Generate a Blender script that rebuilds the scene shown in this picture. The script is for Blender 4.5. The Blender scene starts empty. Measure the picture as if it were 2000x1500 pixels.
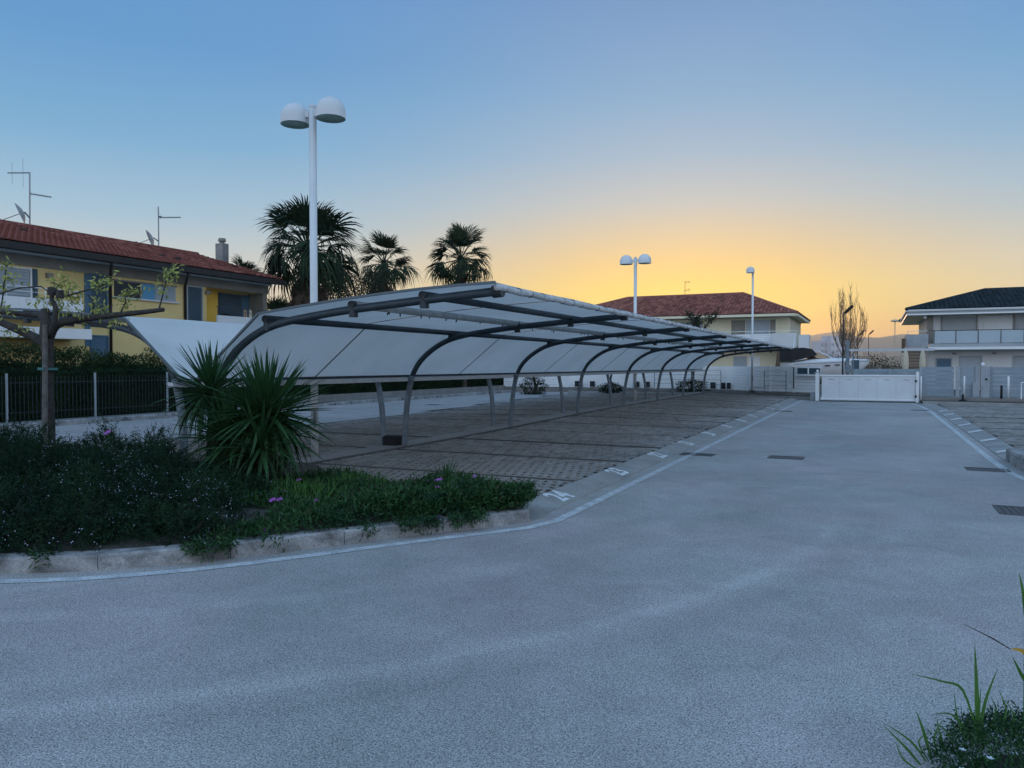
import bpy, math, random
import numpy as np
from mathutils import Vector, Matrix
random.seed(7)
rng = np.random.default_rng(11)
R = math.radians
SC = bpy.context.scene
COL = SC.collection
def lin(c): return tuple(((v/255.)/12.92 if v/255. <= .04045 else ((v/255.+.055)/1.055)**2.4) for v in c)

# ------------------------------------------------------------------ camera, sky, sun, exposure
cam = bpy.data.cameras.new('camera'); camo = bpy.data.objects.new('camera', cam); COL.objects.link(camo)
cam.sensor_width = 36; cam.lens = 27; cam.clip_start = .05; cam.clip_end = 12000
camo.location = (0, 0, 1.7); camo.rotation_euler = (R(90-1.375), 0, R(25.2))
SC.camera = camo
SUN_AZ, SUN_EL = R(-12.6), R(2.9)          # azimuth from +Y towards +X
w = bpy.data.worlds.new('World'); SC.world = w; w.use_nodes = True
nt = w.node_tree; nt.nodes.clear(); N = nt.nodes; LK = nt.links
def nd(t, **k):
    n = N.new(t)
    for a, b in k.items(): setattr(n, a, b)
    return n
def mth(op, a, b=None, clamp=False):
    n = nd('ShaderNodeMath', operation=op, use_clamp=clamp)
    for i, s in enumerate((a, b)):
        if s is None: continue
        if isinstance(s, (int, float)): n.inputs[i].default_value = s
        else: LK.new(s, n.inputs[i])
    return n.outputs[0]
tc = nd('ShaderNodeTexCoord'); nv = nd('ShaderNodeVectorMath', operation='NORMALIZE'); LK.new(tc.outputs['Generated'], nv.inputs[0])
sp = nd('ShaderNodeSeparateXYZ'); LK.new(nv.outputs[0], sp.inputs[0])
el = mth('DIVIDE', mth('ARCSINE', sp.outputs[2]), math.pi/2, True)
hor = mth('SQRT', mth('ADD', mth('ADD', mth('MULTIPLY', sp.outputs[0], sp.outputs[0]), mth('MULTIPLY', sp.outputs[1], sp.outputs[1])), 1e-6))
dt = mth('DIVIDE', mth('ADD', mth('MULTIPLY', sp.outputs[0], math.sin(SUN_AZ)), mth('MULTIPLY', sp.outputs[1], math.cos(SUN_AZ))), hor)
dl = mth('ARCCOSINE', mth('MINIMUM', mth('MAXIMUM', dt, -1.0), 1.0))
q = mth('DIVIDE', dl, .35)
wsun = mth('POWER', math.e, mth('MULTIPLY', mth('MULTIPLY', q, q), -1.0))
mr = nd('ShaderNodeMapRange', interpolation_type='SMOOTHSTEP'); LK.new(dl, mr.inputs[0]); mr.inputs[1].default_value = .85; mr.inputs[2].default_value = 2.2
def ramp(stops):
    r = nd('ShaderNodeValToRGB'); e = r.color_ramp.elements
    while len(e) < len(stops): e.new(1.0)
    for x, (d, c) in zip(e, stops):
        x.position = d/90.; x.color = lin(c)+(1,)
    LK.new(el, r.inputs[0]); return r.outputs[0]
ZEN = (126, 170, 220)
far = ramp([(0, (250, 212, 155)), (2.5, (246, 218, 178)), (4.5, (238, 222, 198)), (7, (214, 217, 212)), (10, (172, 201, 220)), (15, (128, 178, 215)), (21, (104, 158, 209)), (30, (100, 152, 207)), (90, ZEN)])
sunr = ramp([(0, (255, 166, 58)), (2.5, (255, 192, 68)), (4, (255, 214, 84)), (5.5, (255, 216, 96)), (7.5, (243, 206, 132)), (9.7, (222, 203, 170)), (11.6, (200, 201, 197)), (15, (168, 190, 210)), (19, (142, 178, 211)), (26, (121, 155, 201)), (40, (108, 152, 206)), (90, ZEN)])
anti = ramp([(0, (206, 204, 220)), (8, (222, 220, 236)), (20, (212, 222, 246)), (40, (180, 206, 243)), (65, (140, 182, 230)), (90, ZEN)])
def mixc(f, a, b):
    m = nd('ShaderNodeMix', data_type='RGBA'); LK.new(f, m.inputs[0]); LK.new(a, m.inputs[6]); LK.new(b, m.inputs[7]); return m.outputs[2]
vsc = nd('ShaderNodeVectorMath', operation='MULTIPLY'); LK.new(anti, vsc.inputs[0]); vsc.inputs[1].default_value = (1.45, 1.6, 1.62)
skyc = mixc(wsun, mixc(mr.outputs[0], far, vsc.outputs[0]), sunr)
nish = nd('ShaderNodeTexSky', sky_type='NISHITA'); nish.sun_disc = False; nish.sun_elevation = SUN_EL; nish.sun_rotation = SUN_AZ
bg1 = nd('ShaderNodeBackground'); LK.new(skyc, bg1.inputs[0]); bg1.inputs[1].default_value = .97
bg2 = nd('ShaderNodeBackground'); LK.new(nish.outputs[0], bg2.inputs[0]); bg2.inputs[1].default_value = .003
ads = nd('ShaderNodeAddShader'); LK.new(bg1.outputs[0], ads.inputs[0]); LK.new(bg2.outputs[0], ads.inputs[1])
wo = nd('ShaderNodeOutputWorld'); LK.new(ads.outputs[0], wo.inputs[0])
sl = bpy.data.lights.new('sun', 'SUN'); sl.energy = .5; sl.angle = R(2.5); sl.color = (1, .62, .32)
so = bpy.data.objects.new('sun', sl); COL.objects.link(so)
sdir = Vector((math.sin(SUN_AZ)*math.cos(SUN_EL), math.cos(SUN_AZ)*math.cos(SUN_EL), math.sin(SUN_EL)))
so.rotation_euler = (-sdir).to_track_quat('-Z', 'Y').to_euler(); so.location = (0, 0, 40)
SC.view_settings.view_transform = 'Standard'; SC.view_settings.look = 'None'
SC.view_settings.exposure = 0; SC.view_settings.gamma = 1; SC.view_settings.use_curve_mapping = False

# ------------------------------------------------------------------ materials
def mat(name, c, c2=None, rough=.8, scale=3., fine=0., fscale=60., bump=0., bscale=40., metal=0., island=0., trans=0., spec=.3, dist=0.):
    m = bpy.data.materials.new(name); m.use_nodes = True; t = m.node_tree; n = t.nodes; l = t.links
    b = n['Principled BSDF']; b.inputs['Roughness'].default_value = rough; b.inputs['Metallic'].default_value = metal
    b.inputs['Specular IOR Level'].default_value = spec
    g = n.new('ShaderNodeNewGeometry')
    def noise(s, det=4):
        x = n.new('ShaderNodeTexNoise'); x.inputs['Scale'].default_value = s; x.inputs['Detail'].default_value = det
        x.inputs['Distortion'].default_value = dist
        l.new(g.outputs['Position'], x.inputs['Vector']); return x.outputs['Fac']
    def mx(f, a, bb, bt='MIX'):
        x = n.new('ShaderNodeMix'); x.data_type = 'RGBA'; x.blend_type = bt
        for i, s in ((0, f), (6, a), (7, bb)):
            if isinstance(s, (int, float)): x.inputs[i].default_value = s
            elif isinstance(s, tuple): x.inputs[i].default_value = s+(1,)
            else: l.new(s, x.inputs[i])
        return x.outputs[2]
    def mp(s, a, bb, c0=0., c1=1.):
        x = n.new('ShaderNodeMapRange'); l.new(s, x.inputs[0])
        for i, v in ((1, a), (2, bb), (3, c0), (4, c1)): x.inputs[i].default_value = v
        return x.outputs[0]
    col = tuple(c)
    if c2: col = mx(mp(noise(scale), .32, .68), tuple(c), tuple(c2))
    if fine:
        v = mp(noise(fscale, 2), .3, .7, 1-fine, 1+fine)
        cv = n.new('ShaderNodeCombineXYZ')
        for i in range(3): l.new(v, cv.inputs[i])
        col = mx(1.0, col, cv.outputs[0], 'MULTIPLY')
    if island:
        v = mp(g.outputs['Random Per Island'], 0, 1, 1-island, 1+island)
        cv = n.new('ShaderNodeCombineXYZ')
        for i in range(3): l.new(v, cv.inputs[i])
        col = mx(1.0, col, cv.outputs[0], 'MULTIPLY')
    if isinstance(col, tuple): b.inputs['Base Color'].default_value = col+(1,)
    else: l.new(col, b.inputs['Base Color'])
    if bump:
        bp = n.new('ShaderNodeBump'); bp.inputs['Strength'].default_value = bump; bp.inputs['Distance'].default_value = .01
        l.new(noise(bscale, 5), bp.inputs['Height']); l.new(bp.outputs[0], b.inputs['Normal'])
    if trans:
        tr = n.new('ShaderNodeBsdfTranslucent')
        if isinstance(col, tuple): tr.inputs[0].default_value = col+(1,)
        else: l.new(col, tr.inputs[0])
        ms = n.new('ShaderNodeMixShader'); ms.inputs[0].default_value = trans
        l.new(b.outputs[0], ms.inputs[1]); l.new(tr.outputs[0], ms.inputs[2]); l.new(ms.outputs[0], n['Material Output'].inputs[0])
    return m
M = {}
M['soil'] = mat('soil', (.045, .042, .036), (.07, .062, .05), .95, 2, .3, 40)
M['ground'] = mat('ground', (.10, .095, .085), (.14, .13, .11), .95, .2, .2, 8)
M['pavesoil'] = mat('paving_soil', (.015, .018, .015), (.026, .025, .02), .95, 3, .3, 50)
M['paver'] = mat('paver_concrete', (.205, .19, .175), (.30, .285, .265), .9, .35, .25, 30, .3, 60, island=.22)
M['divider'] = mat('divider_stone', (.075, .073, .072), (.11, .105, .10), .9, 2, .2, 30)
M['kerb'] = mat('kerb_concrete', (.11, .107, .103), (.35, .345, .335), .9, 2.6, .25, 45, .4, 50, island=.08, dist=1.2)
M['kerb2'] = mat('low_kerb_concrete', (.22, .215, .20), (.30, .29, .27), .9, 2.2, .2, 45, .3, 50, island=.1)
M['line'] = mat('worn_line_paint', (.33, .335, .335), (.52, .53, .525), .8, 6, .3, 60, .2, 80)
M['number'] = mat('number_paint', (.52, .54, .54), (.70, .72, .72), .7, 12)
M['iron'] = mat('cast_iron', (.06, .06, .062), (.095, .088, .084), .6, 20, metal=.3)
M['white'] = mat('white_paint', (.74, .75, .74), (.68, .69, .68), .45, 1.5, .05, 30)
M['gatewhite'] = mat('gate_sheet_paint', (.54, .57, .58), (.60, .63, .64), .45, 1.2, .04, 20)
M['lampwhite'] = mat('lamp_enamel', (.56, .58, .58), (.64, .66, .66), .4, 2)
M['diffuser'] = mat('lamp_diffuser', (.16, .22, .18), (.2, .26, .22), .3, 8)
M['galv'] = mat('galvanised_steel', (.12, .155, .18), (.19, .225, .25), .5, 6, .15, 40, metal=.25)
M['arch'] = mat('grey_steel', (.038, .056, .068), (.058, .078, .092), .45, 5, .1, 40, metal=.2)
M['beam'] = mat('steel_beam', (.42, .45, .47), (.5, .53, .55), .45, 5, .1, 40)
M['fabric'] = mat('canopy_fabric', (.71, .71, .68), (.80, .80, .77), .75, .8, .03, 25, .3, 3, trans=.34, dist=.4)
M['fabricroll'] = mat('rolled_fabric', (.42, .43, .43), (.55, .56, .56), .8, 6, .15, 40)
M['seam'] = mat('fabric_seam', (.12, .14, .15), None, .8)
M['bracket'] = mat('bracket_steel', (.03, .036, .042), (.05, .058, .066), .5, 8, metal=.2)
M['yellow'] = mat('yellow_render', (.60, .455, .19), (.74, .57, .26), .9, .9, .06, 30, .1, 60)
M['yellow2'] = mat('bright_yellow_render', (.74, .49, .085), (.78, .53, .10), .9, .9, .06, 30)
M['cream'] = mat('cream_render', (.68, .62, .45), (.74, .68, .50), .9, .5, .05, 20)
M['greyren'] = mat('grey_render', (.56, .57, .56), (.63, .64, .63), .9, .5, .05, 20)
M['concrete'] = mat('grey_beige_concrete', (.20, .19, .165), (.25, .24, .21), .9, 1.2, .1, 25)
M['blue'] = mat('blue_shutter', (.065, .13, .19), (.08, .155, .22), .6, 2, .08, 30)
M['sky_blue'] = mat('bright_blue_shutter', (.09, .27, .42), (.11, .30, .45), .6, 2)
M['navy'] = mat('dark_blue_shutter', (.045, .075, .10), (.055, .09, .12), .6, 2)
M['shutter'] = mat('pale_grey_shutter', (.32, .37, .40), (.36, .41, .44), .6, 2, .06, 30)
M['shutter2'] = mat('grey_shutter', (.30, .33, .34), (.35, .38, .39), .6, 1.5, .06, 30)
M['dark'] = mat('dark_opening', (.02, .024, .03), None, .4)
M['brownd'] = mat('dark_brown_wood', (.022, .02, .02), (.03, .027, .026), .6, 4)
M['brown'] = mat('brown_wood', (.085, .06, .04), (.12, .085, .058), .8, 6, .15, 30)
M['tile'] = mat('terracotta_tile', (.165, .058, .045), (.235, .086, .066), .85, 1.2, .15, 30, island=.42, spec=.08)
M['tile2'] = mat('faded_terracotta', (.19, .078, .062), (.26, .11, .088), .85, .8, .15, 20, island=.4, spec=.08)
M['slate'] = mat('dark_slate_tile', (.018, .030, .037), (.026, .040, .048), .95, 1.5, island=.25, spec=.05)
M['glass'] = mat('balcony_glass', (.34, .42, .45), (.38, .46, .49), .2, 1)
M['fencewhite'] = mat('white_fence_board', (.74, .76, .76), (.82, .84, .84), .6, 1, .06, 20, island=.07)
M['fencegrey'] = mat('blue_grey_board', (.20, .25, .28), (.26, .31, .34), .7, 1.2, .1, 20, island=.14)
M['pillar'] = mat('pillar_concrete', (.27, .30, .32), (.33, .36, .38), .8, 3, .1, 30)
M['lowwall'] = mat('low_wall_concrete', (.17, .165, .155), (.24, .23, .215), .9, 1.5, .2, 20)
M['black'] = mat('black_rubber', (.012, .012, .014), None, .7)
M['boat'] = mat('white_gelcoat', (.70, .69, .69), (.64, .63, .63), .3, 1)
M['tan'] = mat('tan_leather', (.45, .30, .19), None, .7)
M['bark'] = mat('grey_brown_bark', (.032, .030, .029), (.062, .056, .05), .95, 12, .3, 60, .6, 40)
M['barkp'] = mat('palm_bark', (.06, .048, .038), (.09, .072, .056), .95, 8, .3, 50, .6, 30)
M['stake'] = mat('weathered_stake', (.085, .08, .075), (.14, .13, .12), .9, 10, .2, 60)
M['tie'] = mat('green_tie', (.06, .17, .16), None, .7)
M['twig'] = mat('bare_twig', (.16, .11, .07), (.22, .155, .10), .9, 10)
M['newleaf'] = mat('young_leaf', (.30, .34, .09), (.42, .42, .12), .7, 5, island=.35, trans=.4)
M['yucca'] = mat('yucca_leaf', (.013, .048, .017), (.028, .08, .024), .55, 3, .15, 30, trans=.08, spec=.3)
M['deadleaf'] = mat('dead_yucca_leaf', (.045, .035, .024), (.09, .068, .045), .9, 6, trans=.1)
M['palm'] = mat('palm_leaf', (.014, .03, .016), (.024, .045, .02), .6, 2, island=.25, trans=.08, spec=.1)
M['palmdead'] = mat('dead_palm_leaf', (.06, .042, .03), (.10, .072, .05), .9, 2, island=.3, trans=.1)
M['rosemary'] = mat('rosemary_leaf', (.009, .025, .015), (.022, .048, .023), .75, 2.5, island=.4, trans=.05, spec=.04)
M['blueflower'] = mat('pale_blue_flower', (.42, .46, .62), (.55, .58, .72), .8, 20, island=.2, trans=.2)
M['whiteflower'] = mat('white_flower', (.7, .72, .78), None, .8, trans=.2)
M['iceplant'] = mat('ice_plant_leaf', (.010, .044, .016), (.028, .080, .020), .5, 4, island=.4, trans=.12, spec=.25)
M['magenta'] = mat('magenta_petal', (.42, .11, .50), (.55, .20, .58), .7, 30, island=.2, trans=.3)
M['hedge'] = mat('hedge_leaf', (.007, .016, .008), (.016, .032, .012), .7, 1.2, island=.45, trans=.05, spec=.05)
M['oleander'] = mat('shrub_leaf', (.02, .042, .016), (.05, .075, .025), .7, .8, island=.45, trans=.12, spec=.2)
M['treeleaf'] = mat('dark_tree_leaf', (.014, .022, .012), (.026, .036, .018), .8, 2, island=.4, spec=.15)
M['brush'] = mat('brown_brush', (.10, .065, .045), (.15, .10, .06), .9, 1, island=.4)
M['weed'] = mat('grass_blade', (.045, .13, .025), (.08, .19, .04), .5, 3, island=.25, trans=.25)
M['weedyellow'] = mat('yellow_blade', (.55, .34, .06), None, .6, trans=.3)
M['hill'] = mat('hill_slope', (.24, .19, .14), (.30, .23, .17), 1., .004)
M['aptwall'] = mat('pale_block_wall', (.52, .49, .50), (.58, .55, .56), .9, .1)
M['parasol'] = mat('cream_canvas', (.62, .55, .42), None, .8, trans=.2)
M['dish'] = mat('grey_dish', (.30, .31, .31), (.36, .37, .37), .6, 5)
M['aerial'] = mat('aerial_metal', (.08, .09, .10), None, .4, metal=.5)

def asphalt():
    m = bpy.data.materials.new('worn_asphalt'); m.use_nodes = True; t = m.node_tree; n = t.nodes; l = t.links
    b = n['Principled BSDF']; b.inputs['Roughness'].default_value = .88; b.inputs['Specular IOR Level'].default_value = .2
    g = n.new('ShaderNodeNewGeometry'); P = g.outputs['Position']
    def noise(s, det=3, dist=0):
        x = n.new('ShaderNodeTexNoise'); x.inputs['Scale'].default_value = s; x.inputs['Detail'].default_value = det; x.inputs['Distortion'].default_value = dist
        l.new(P, x.inputs['Vector']); return x.outputs['Fac']
    def mp(s, a, bb, c0=0., c1=1.):
        x = n.new('ShaderNodeMapRange'); l.new(s, x.inputs[0])
        for i, v in ((1, a), (2, bb), (3, c0), (4, c1)): x.inputs[i].default_value = v
        return x.outputs[0]
    def mm(op, a, bb):
        x = n.new('ShaderNodeMath'); x.operation = op
        for i, s in enumerate((a, bb)):
            if isinstance(s, (int, float)): x.inputs[i].default_value = s
            else: l.new(s, x.inputs[i])
        return x.outputs[0]
    v = n.new('ShaderNodeTexVoronoi'); v.inputs['Scale'].default_value = 150; l.new(P, v.inputs['Vector'])
    vs = n.new('ShaderNodeSeparateColor'); l.new(v.outputs['Color'], vs.inputs[0])
    grain = mm('ADD', mp(vs.outputs[0], 0, 1, .66, 1.34), mm('ADD', mp(noise(120, 2), .3, .7, -.52, .52), mp(noise(60, 3), .3, .7, -.10, .10)))
    patch = mm('MULTIPLY', mp(noise(.30, 4, .8), .3, .7, .86, 1.12), mp(noise(1.5, 5, 1.2), .3, .7, .90, 1.09))
    # darker oil-worn streaks along the lane and the paler wheel arc of turning cars; wide band in a3 paints brighter foreground light into the colour
    sx = n.new('ShaderNodeSeparateXYZ'); l.new(P, sx.inputs[0])
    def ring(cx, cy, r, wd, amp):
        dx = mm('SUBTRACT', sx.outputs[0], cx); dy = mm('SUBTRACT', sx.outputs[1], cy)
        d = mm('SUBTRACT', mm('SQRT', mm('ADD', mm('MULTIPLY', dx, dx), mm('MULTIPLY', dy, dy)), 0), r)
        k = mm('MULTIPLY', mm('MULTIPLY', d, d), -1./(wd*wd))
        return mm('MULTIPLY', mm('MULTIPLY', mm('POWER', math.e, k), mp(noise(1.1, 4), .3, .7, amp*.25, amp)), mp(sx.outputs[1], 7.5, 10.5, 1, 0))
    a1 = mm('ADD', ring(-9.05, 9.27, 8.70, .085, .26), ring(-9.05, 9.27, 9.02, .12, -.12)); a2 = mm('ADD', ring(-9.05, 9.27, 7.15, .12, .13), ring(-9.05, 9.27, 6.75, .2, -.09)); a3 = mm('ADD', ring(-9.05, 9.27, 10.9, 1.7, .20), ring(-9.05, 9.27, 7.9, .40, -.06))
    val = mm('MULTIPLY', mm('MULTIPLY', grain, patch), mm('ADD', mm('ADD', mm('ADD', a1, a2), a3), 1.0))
    hue = n.new('ShaderNodeMix'); hue.data_type = 'RGBA'; l.new(mp(noise(.5, 3), .35, .65), hue.inputs[0])
    hue.inputs[6].default_value = (.300, .296, .272, 1); hue.inputs[7].default_value = (.330, .297, .284, 1)
    cv = n.new('ShaderNodeVectorMath'); cv.operation = 'SCALE'; l.new(hue.outputs[2], cv.inputs[0]); l.new(val, cv.inputs['Scale'])
    l.new(cv.outputs[0], b.inputs['Base Color'])
    bp = n.new('ShaderNodeBump'); bp.inputs['Strength'].default_value = .55; bp.inputs['Distance'].default_value = .006
    l.new(noise(120, 4), bp.inputs['Height']); l.new(bp.outputs[0], b.inputs['Normal'])
    return m
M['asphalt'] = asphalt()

# ------------------------------------------------------------------ builders
WL = {}
def tagp(o, label=None, cat=None, group=None, kind=None):
    for k, v in (('label', label), ('category', cat), ('group', group), ('kind', kind)):
        if v: o[k] = v
    return o
def empty(name, loc, label=None, cat=None, group=None, kind=None):
    o = bpy.data.objects.new(name, None); COL.objects.link(o); o.location = loc; WL[o.name] = Vector(loc); o.empty_display_size = .2
    return tagp(o, label, cat, group, kind)
def link(name, mesh, parent=None, loc=(0, 0, 0), rot=None, scale=None):
    o = bpy.data.objects.new(name, mesh); COL.objects.link(o)
    m = Matrix.Translation(Vector(loc)-(WL[parent.name] if parent else Vector((0, 0, 0))))
    if rot is not None: m = m @ rot.to_4x4()
    if scale is not None: m = m @ (Matrix.Scale(scale, 4) if isinstance(scale, (int, float)) else Matrix.Diagonal(Vector(scale).to_4d()))
    o.parent = parent; o.matrix_basis = m; WL[o.name] = Vector(loc)
    return o
def mesh_of(name, v, f, m, smooth=False):
    me = bpy.data.meshes.new(name); me.from_pydata([tuple(p) for p in v], [], [tuple(x) for x in f]); me.materials.append(m)
    if smooth: me.polygons.foreach_set('use_smooth', [True]*len(me.polygons))
    me.update(); return me
def frame(t):
    t = Vector(t).normalized(); a = Vector((0, 0, 1)) if abs(t.z) < .9 else Vector((0, 1, 0))
    u = t.cross(a).normalized(); return t, u, u.cross(t).normalized()
class MB:
    def __init__(s): s.v = []; s.f = []
    def box(s, x0, x1, y0, y1, z0, z1):
        b = len(s.v); s.v += [(x0, y0, z0), (x1, y0, z0), (x1, y1, z0), (x0, y1, z0), (x0, y0, z1), (x1, y0, z1), (x1, y1, z1), (x0, y1, z1)]
        s.f += [tuple(b+i for i in q) for q in ((0, 3, 2, 1), (4, 5, 6, 7), (0, 1, 5, 4), (1, 2, 6, 5), (2, 3, 7, 6), (3, 0, 4, 7))]; return s
    def bar(s, a, b, wd, h, up=(0, 0, 1)):
        a = Vector(a); b = Vector(b); t = (b-a).normalized(); u = t.cross(Vector(up)).normalized(); n = u.cross(t).normalized(); k = len(s.v)
        for p in (a, b):
            for i, j in ((-1, -1), (1, -1), (1, 1), (-1, 1)): s.v.append(tuple(p+u*(i*wd/2)+n*(j*h/2)))
        s.f += [tuple(k+i for i in q) for q in ((0, 3, 2, 1), (4, 5, 6, 7), (0, 1, 5, 4), (1, 2, 6, 5), (2, 3, 7, 6), (3, 0, 4, 7))]; return s
    def tube(s, pts, r, n=8):
        pts = [Vector(p) for p in pts]; k0 = len(s.v); L = len(pts)
        rs = r if isinstance(r, (list, tuple)) else [r]*L
        t0, u, w2 = frame(pts[1]-pts[0])
        for i, p in enumerate(pts):
            t = (pts[min(i+1, L-1)]-pts[max(i-1, 0)]).normalized()
            u = (u-t*u.dot(t)).normalized(); w2 = t.cross(u)
            for j in range(n):
                a = 2*math.pi*j/n; s.v.append(tuple(p+(u*math.cos(a)+w2*math.sin(a))*rs[i]))
        for i in range(L-1):
            for j in range(n):
                a = k0+i*n+j; b = k0+i*n+(j+1) % n; s.f.append((a, b, b+n, a+n))
        s.f.append(tuple(k0+j for j in range(n))[::-1]); s.f.append(tuple(k0+(L-1)*n+j for j in range(n))); return s
    def lathe(s, prof, c, n=24):
        k = len(s.v); c = Vector(c)
        for (r, z) in prof:
            for j in range(n): a = 2*math.pi*j/n; s.v.append((c.x+r*math.cos(a), c.y+r*math.sin(a), c.z+z))
        for i in range(len(prof)-1):
            for j in range(n):
                a = k+i*n+j; b = k+i*n+(j+1) % n; s.f.append((a, b, b+n, a+n))
        return s
    def poly(s, pts):
        k = len(s.v); s.v += [tuple(p) for p in pts]; s.f.append(tuple(range(k, k+len(pts)))); return s
    def prism(s, pts, z0, z1):
        k = len(s.v); n = len(pts); s.v += [(p[0], p[1], z0) for p in pts]+[(p[0], p[1], z1) for p in pts]
        s.f.append(tuple(k+i for i in range(n))[::-1]); s.f.append(tuple(k+n+i for i in range(n)))
        for i in range(n): j = (i+1) % n; s.f.append((k+i, k+j, k+n+j, k+n+i))
        return s
    def build(s, name, m, parent=None, smooth=False, origin=None, label=None, kind=None, cat=None, group=None, bevel=0):
        o0 = Vector(origin) if origin is not None else (WL[parent.name] if parent else Vector((0, 0, 0)))
        me = mesh_of(name, [Vector(p)-o0 for p in s.v], s.f, m, smooth)
        o = link(name, me, parent, o0)
        if bevel:
            b = o.modifiers.new('bevel', 'BEVEL'); b.width = bevel; b.segments = 2; b.limit_method = 'ANGLE'
        return tagp(o, label, cat, group, kind)
def bx(name, m, parent, x0, x1, y0, y1, z0, z1, **k): return MB().box(x0, x1, y0, y1, z0, z1).build(name, m, parent, **k)
def rotz(a): return Matrix.Rotation(a, 3, 'Z')
def smooth01(x, a, b): t = min(1, max(0, (x-a)/(b-a))); return t*t*(3-2*t)

def quads_mesh(name, c, d, nrm, ln, wd, m, taper=.25):
    """leaf cloud: c base points, d directions, nrm facing, one narrow pointed quad each"""
    d = d/np.linalg.norm(d, axis=1, keepdims=True); s = np.cross(d, nrm); s /= (np.linalg.norm(s, axis=1, keepdims=True)+1e-9)
    ln = np.broadcast_to(np.asarray(ln, float), (len(c),))[:, None]; wd = np.broadcast_to(np.asarray(wd, float), (len(c),))[:, None]
    v = np.empty((len(c), 4, 3)); v[:, 0] = c; v[:, 1] = c+d*ln*.55+s*wd*.5; v[:, 2] = c+d*ln; v[:, 3] = c+d*ln*.55-s*wd*.5
    me = bpy.data.meshes.new(name); n = len(c)
    me.vertices.add(4*n); me.vertices.foreach_set('co', v.reshape(-1)); me.loops.add(4*n); me.loops.foreach_set('vertex_index', np.arange(4*n, dtype=np.int32))
    me.polygons.add(n); me.polygons.foreach_set('loop_start', np.arange(0, 4*n, 4, dtype=np.int32)); me.polygons.foreach_set('loop_total', np.full(n, 4, np.int32))
    me.materials.append(m); me.update(calc_edges=True); me.validate(); return me
def rand_dirs(n, up=0.):
    d = rng.normal(size=(n, 3)); d /= np.linalg.norm(d, axis=1, keepdims=True); d[:, 2] += up; return d/np.linalg.norm(d, axis=1, keepdims=True)
def tiled(name, bv, bf, mats, m):
    """many copies of one small mesh joined: mats is (n,4,4)"""
    bv = np.array(bv, float); nv_ = len(bv); hv = np.c_[bv, np.ones(nv_)]
    mats = np.array(mats); v = np.einsum('nij,kj->nki', mats, hv)[:, :, :3].reshape(-1, 3)
    ls = np.array([len(f) for f in bf]); flat = np.concatenate([np.array(f) for f in bf]); n = len(mats)
    vi = (flat[None, :]+(np.arange(n)*nv_)[:, None]).reshape(-1); lt = np.tile(ls, n); st = np.r_[0, np.cumsum(lt)[:-1]]
    me = bpy.data.meshes.new(name); me.vertices.add(len(v)); me.vertices.foreach_set('co', v.reshape(-1))
    me.loops.add(len(vi)); me.loops.foreach_set('vertex_index', vi.astype(np.int32)); me.polygons.add(len(lt))
    me.polygons.foreach_set('loop_start', st.astype(np.int32)); me.polygons.foreach_set('loop_total', lt.astype(np.int32))
    me.materials.append(m); me.update(calc_edges=True); me.validate(); return me
CAMP = Vector((0, 0, 1.7))
def pieces(name, bv, bf, mats, m, parent, keep=300, stuffname=None, infront=True):
    """the nearest `keep` copies as objects that share one mesh, the rest joined"""
    fwd = Vector((-math.sin(R(25.2)), math.cos(R(25.2)), 0)); rt = Vector((math.cos(R(25.2)), math.sin(R(25.2)), 0))
    def key(mm):
        p = mm.translation-CAMP; d = p.dot(fwd); off = abs(p.dot(rt))/max(d, .1)
        return p.length+(1e4 if off > .68 or d < 1 else 0)
    mats = sorted(mats, key=key)
    me = mesh_of(name, bv, bf, m)
    for mm in mats[:keep]:
        o = bpy.data.objects.new(name, me); COL.objects.link(o); o.parent = parent
        o.matrix_basis = Matrix.Translation(-WL[parent.name]) @ mm if parent else mm
    rest = mats[keep:]
    if rest:
        me2 = tiled(stuffname or name+'_mass', bv, bf, [np.array(Matrix.Translation(-WL[parent.name]) @ mm) for mm in rest], m)
        o = bpy.data.objects.new(stuffname or name+'_mass', me2); COL.objects.link(o); o.parent = parent; o['kind'] = 'stuff'

# ------------------------------------------------------------------ ground, road, hills
def sheet(name, x0, x1, y0, y1, z, m, kind='structure'):
    return MB().poly([(x0, y0, z), (x1, y0, z), (x1, y1, z), (x0, y1, z)]).build(name, m, kind=kind)
sheet('ground', -6000, 6000, -6000, 6000, -.06, M['ground'])
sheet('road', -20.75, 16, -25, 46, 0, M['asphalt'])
def hz(x, y):        # slight crown of the parking island
    return .13*smooth01(y, 13, 28)*max(0., 1-abs(x+8.8)/5.4)

# hills on the horizon
hm = MB(); nh = 90
def hilly(a): return 116+18*math.sin(a*9+1)+10*math.sin(a*23+.5)+5.5*math.sin(a*61)+3*math.sin(a*133)
ring0 = []
for k, (rad, hf) in enumerate(((2700, 0), (3000, .45), (3400, 1), (4000, .7))):
    for i in range(nh):
        a = R(-75)+R(110)*i/(nh-1); hm.v.append((rad*math.sin(a), rad*math.cos(a), -3+hilly(a+k*.05)*hf*(.93+.1*math.sin(i*1.7+k))))
for k in range(3):
    for i in range(nh-1): a = k*nh+i; hm.f.append((a, a+1, a+1+nh, a+nh))
hm.build('hills', M['hill'], smooth=True, kind='structure')
hzm = bpy.data.materials.new('evening_haze'); hzm.use_nodes = True; hn = hzm.node_tree.nodes; hn.remove(hn['Principled BSDF'])
pvn = hn.new('ShaderNodeVolumePrincipled'); pvn.inputs['Color'].default_value = (.98, .95, .93, 1); pvn.inputs['Density'].default_value = .00016; pvn.inputs['Anisotropy'].default_value = .8
hzm.node_tree.links.new(pvn.outputs[0], hn['Material Output'].inputs['Volume'])
bx('haze', hzm, None, -4400, 4400, -60, 4400, -8, 160, kind='stuff')

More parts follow.
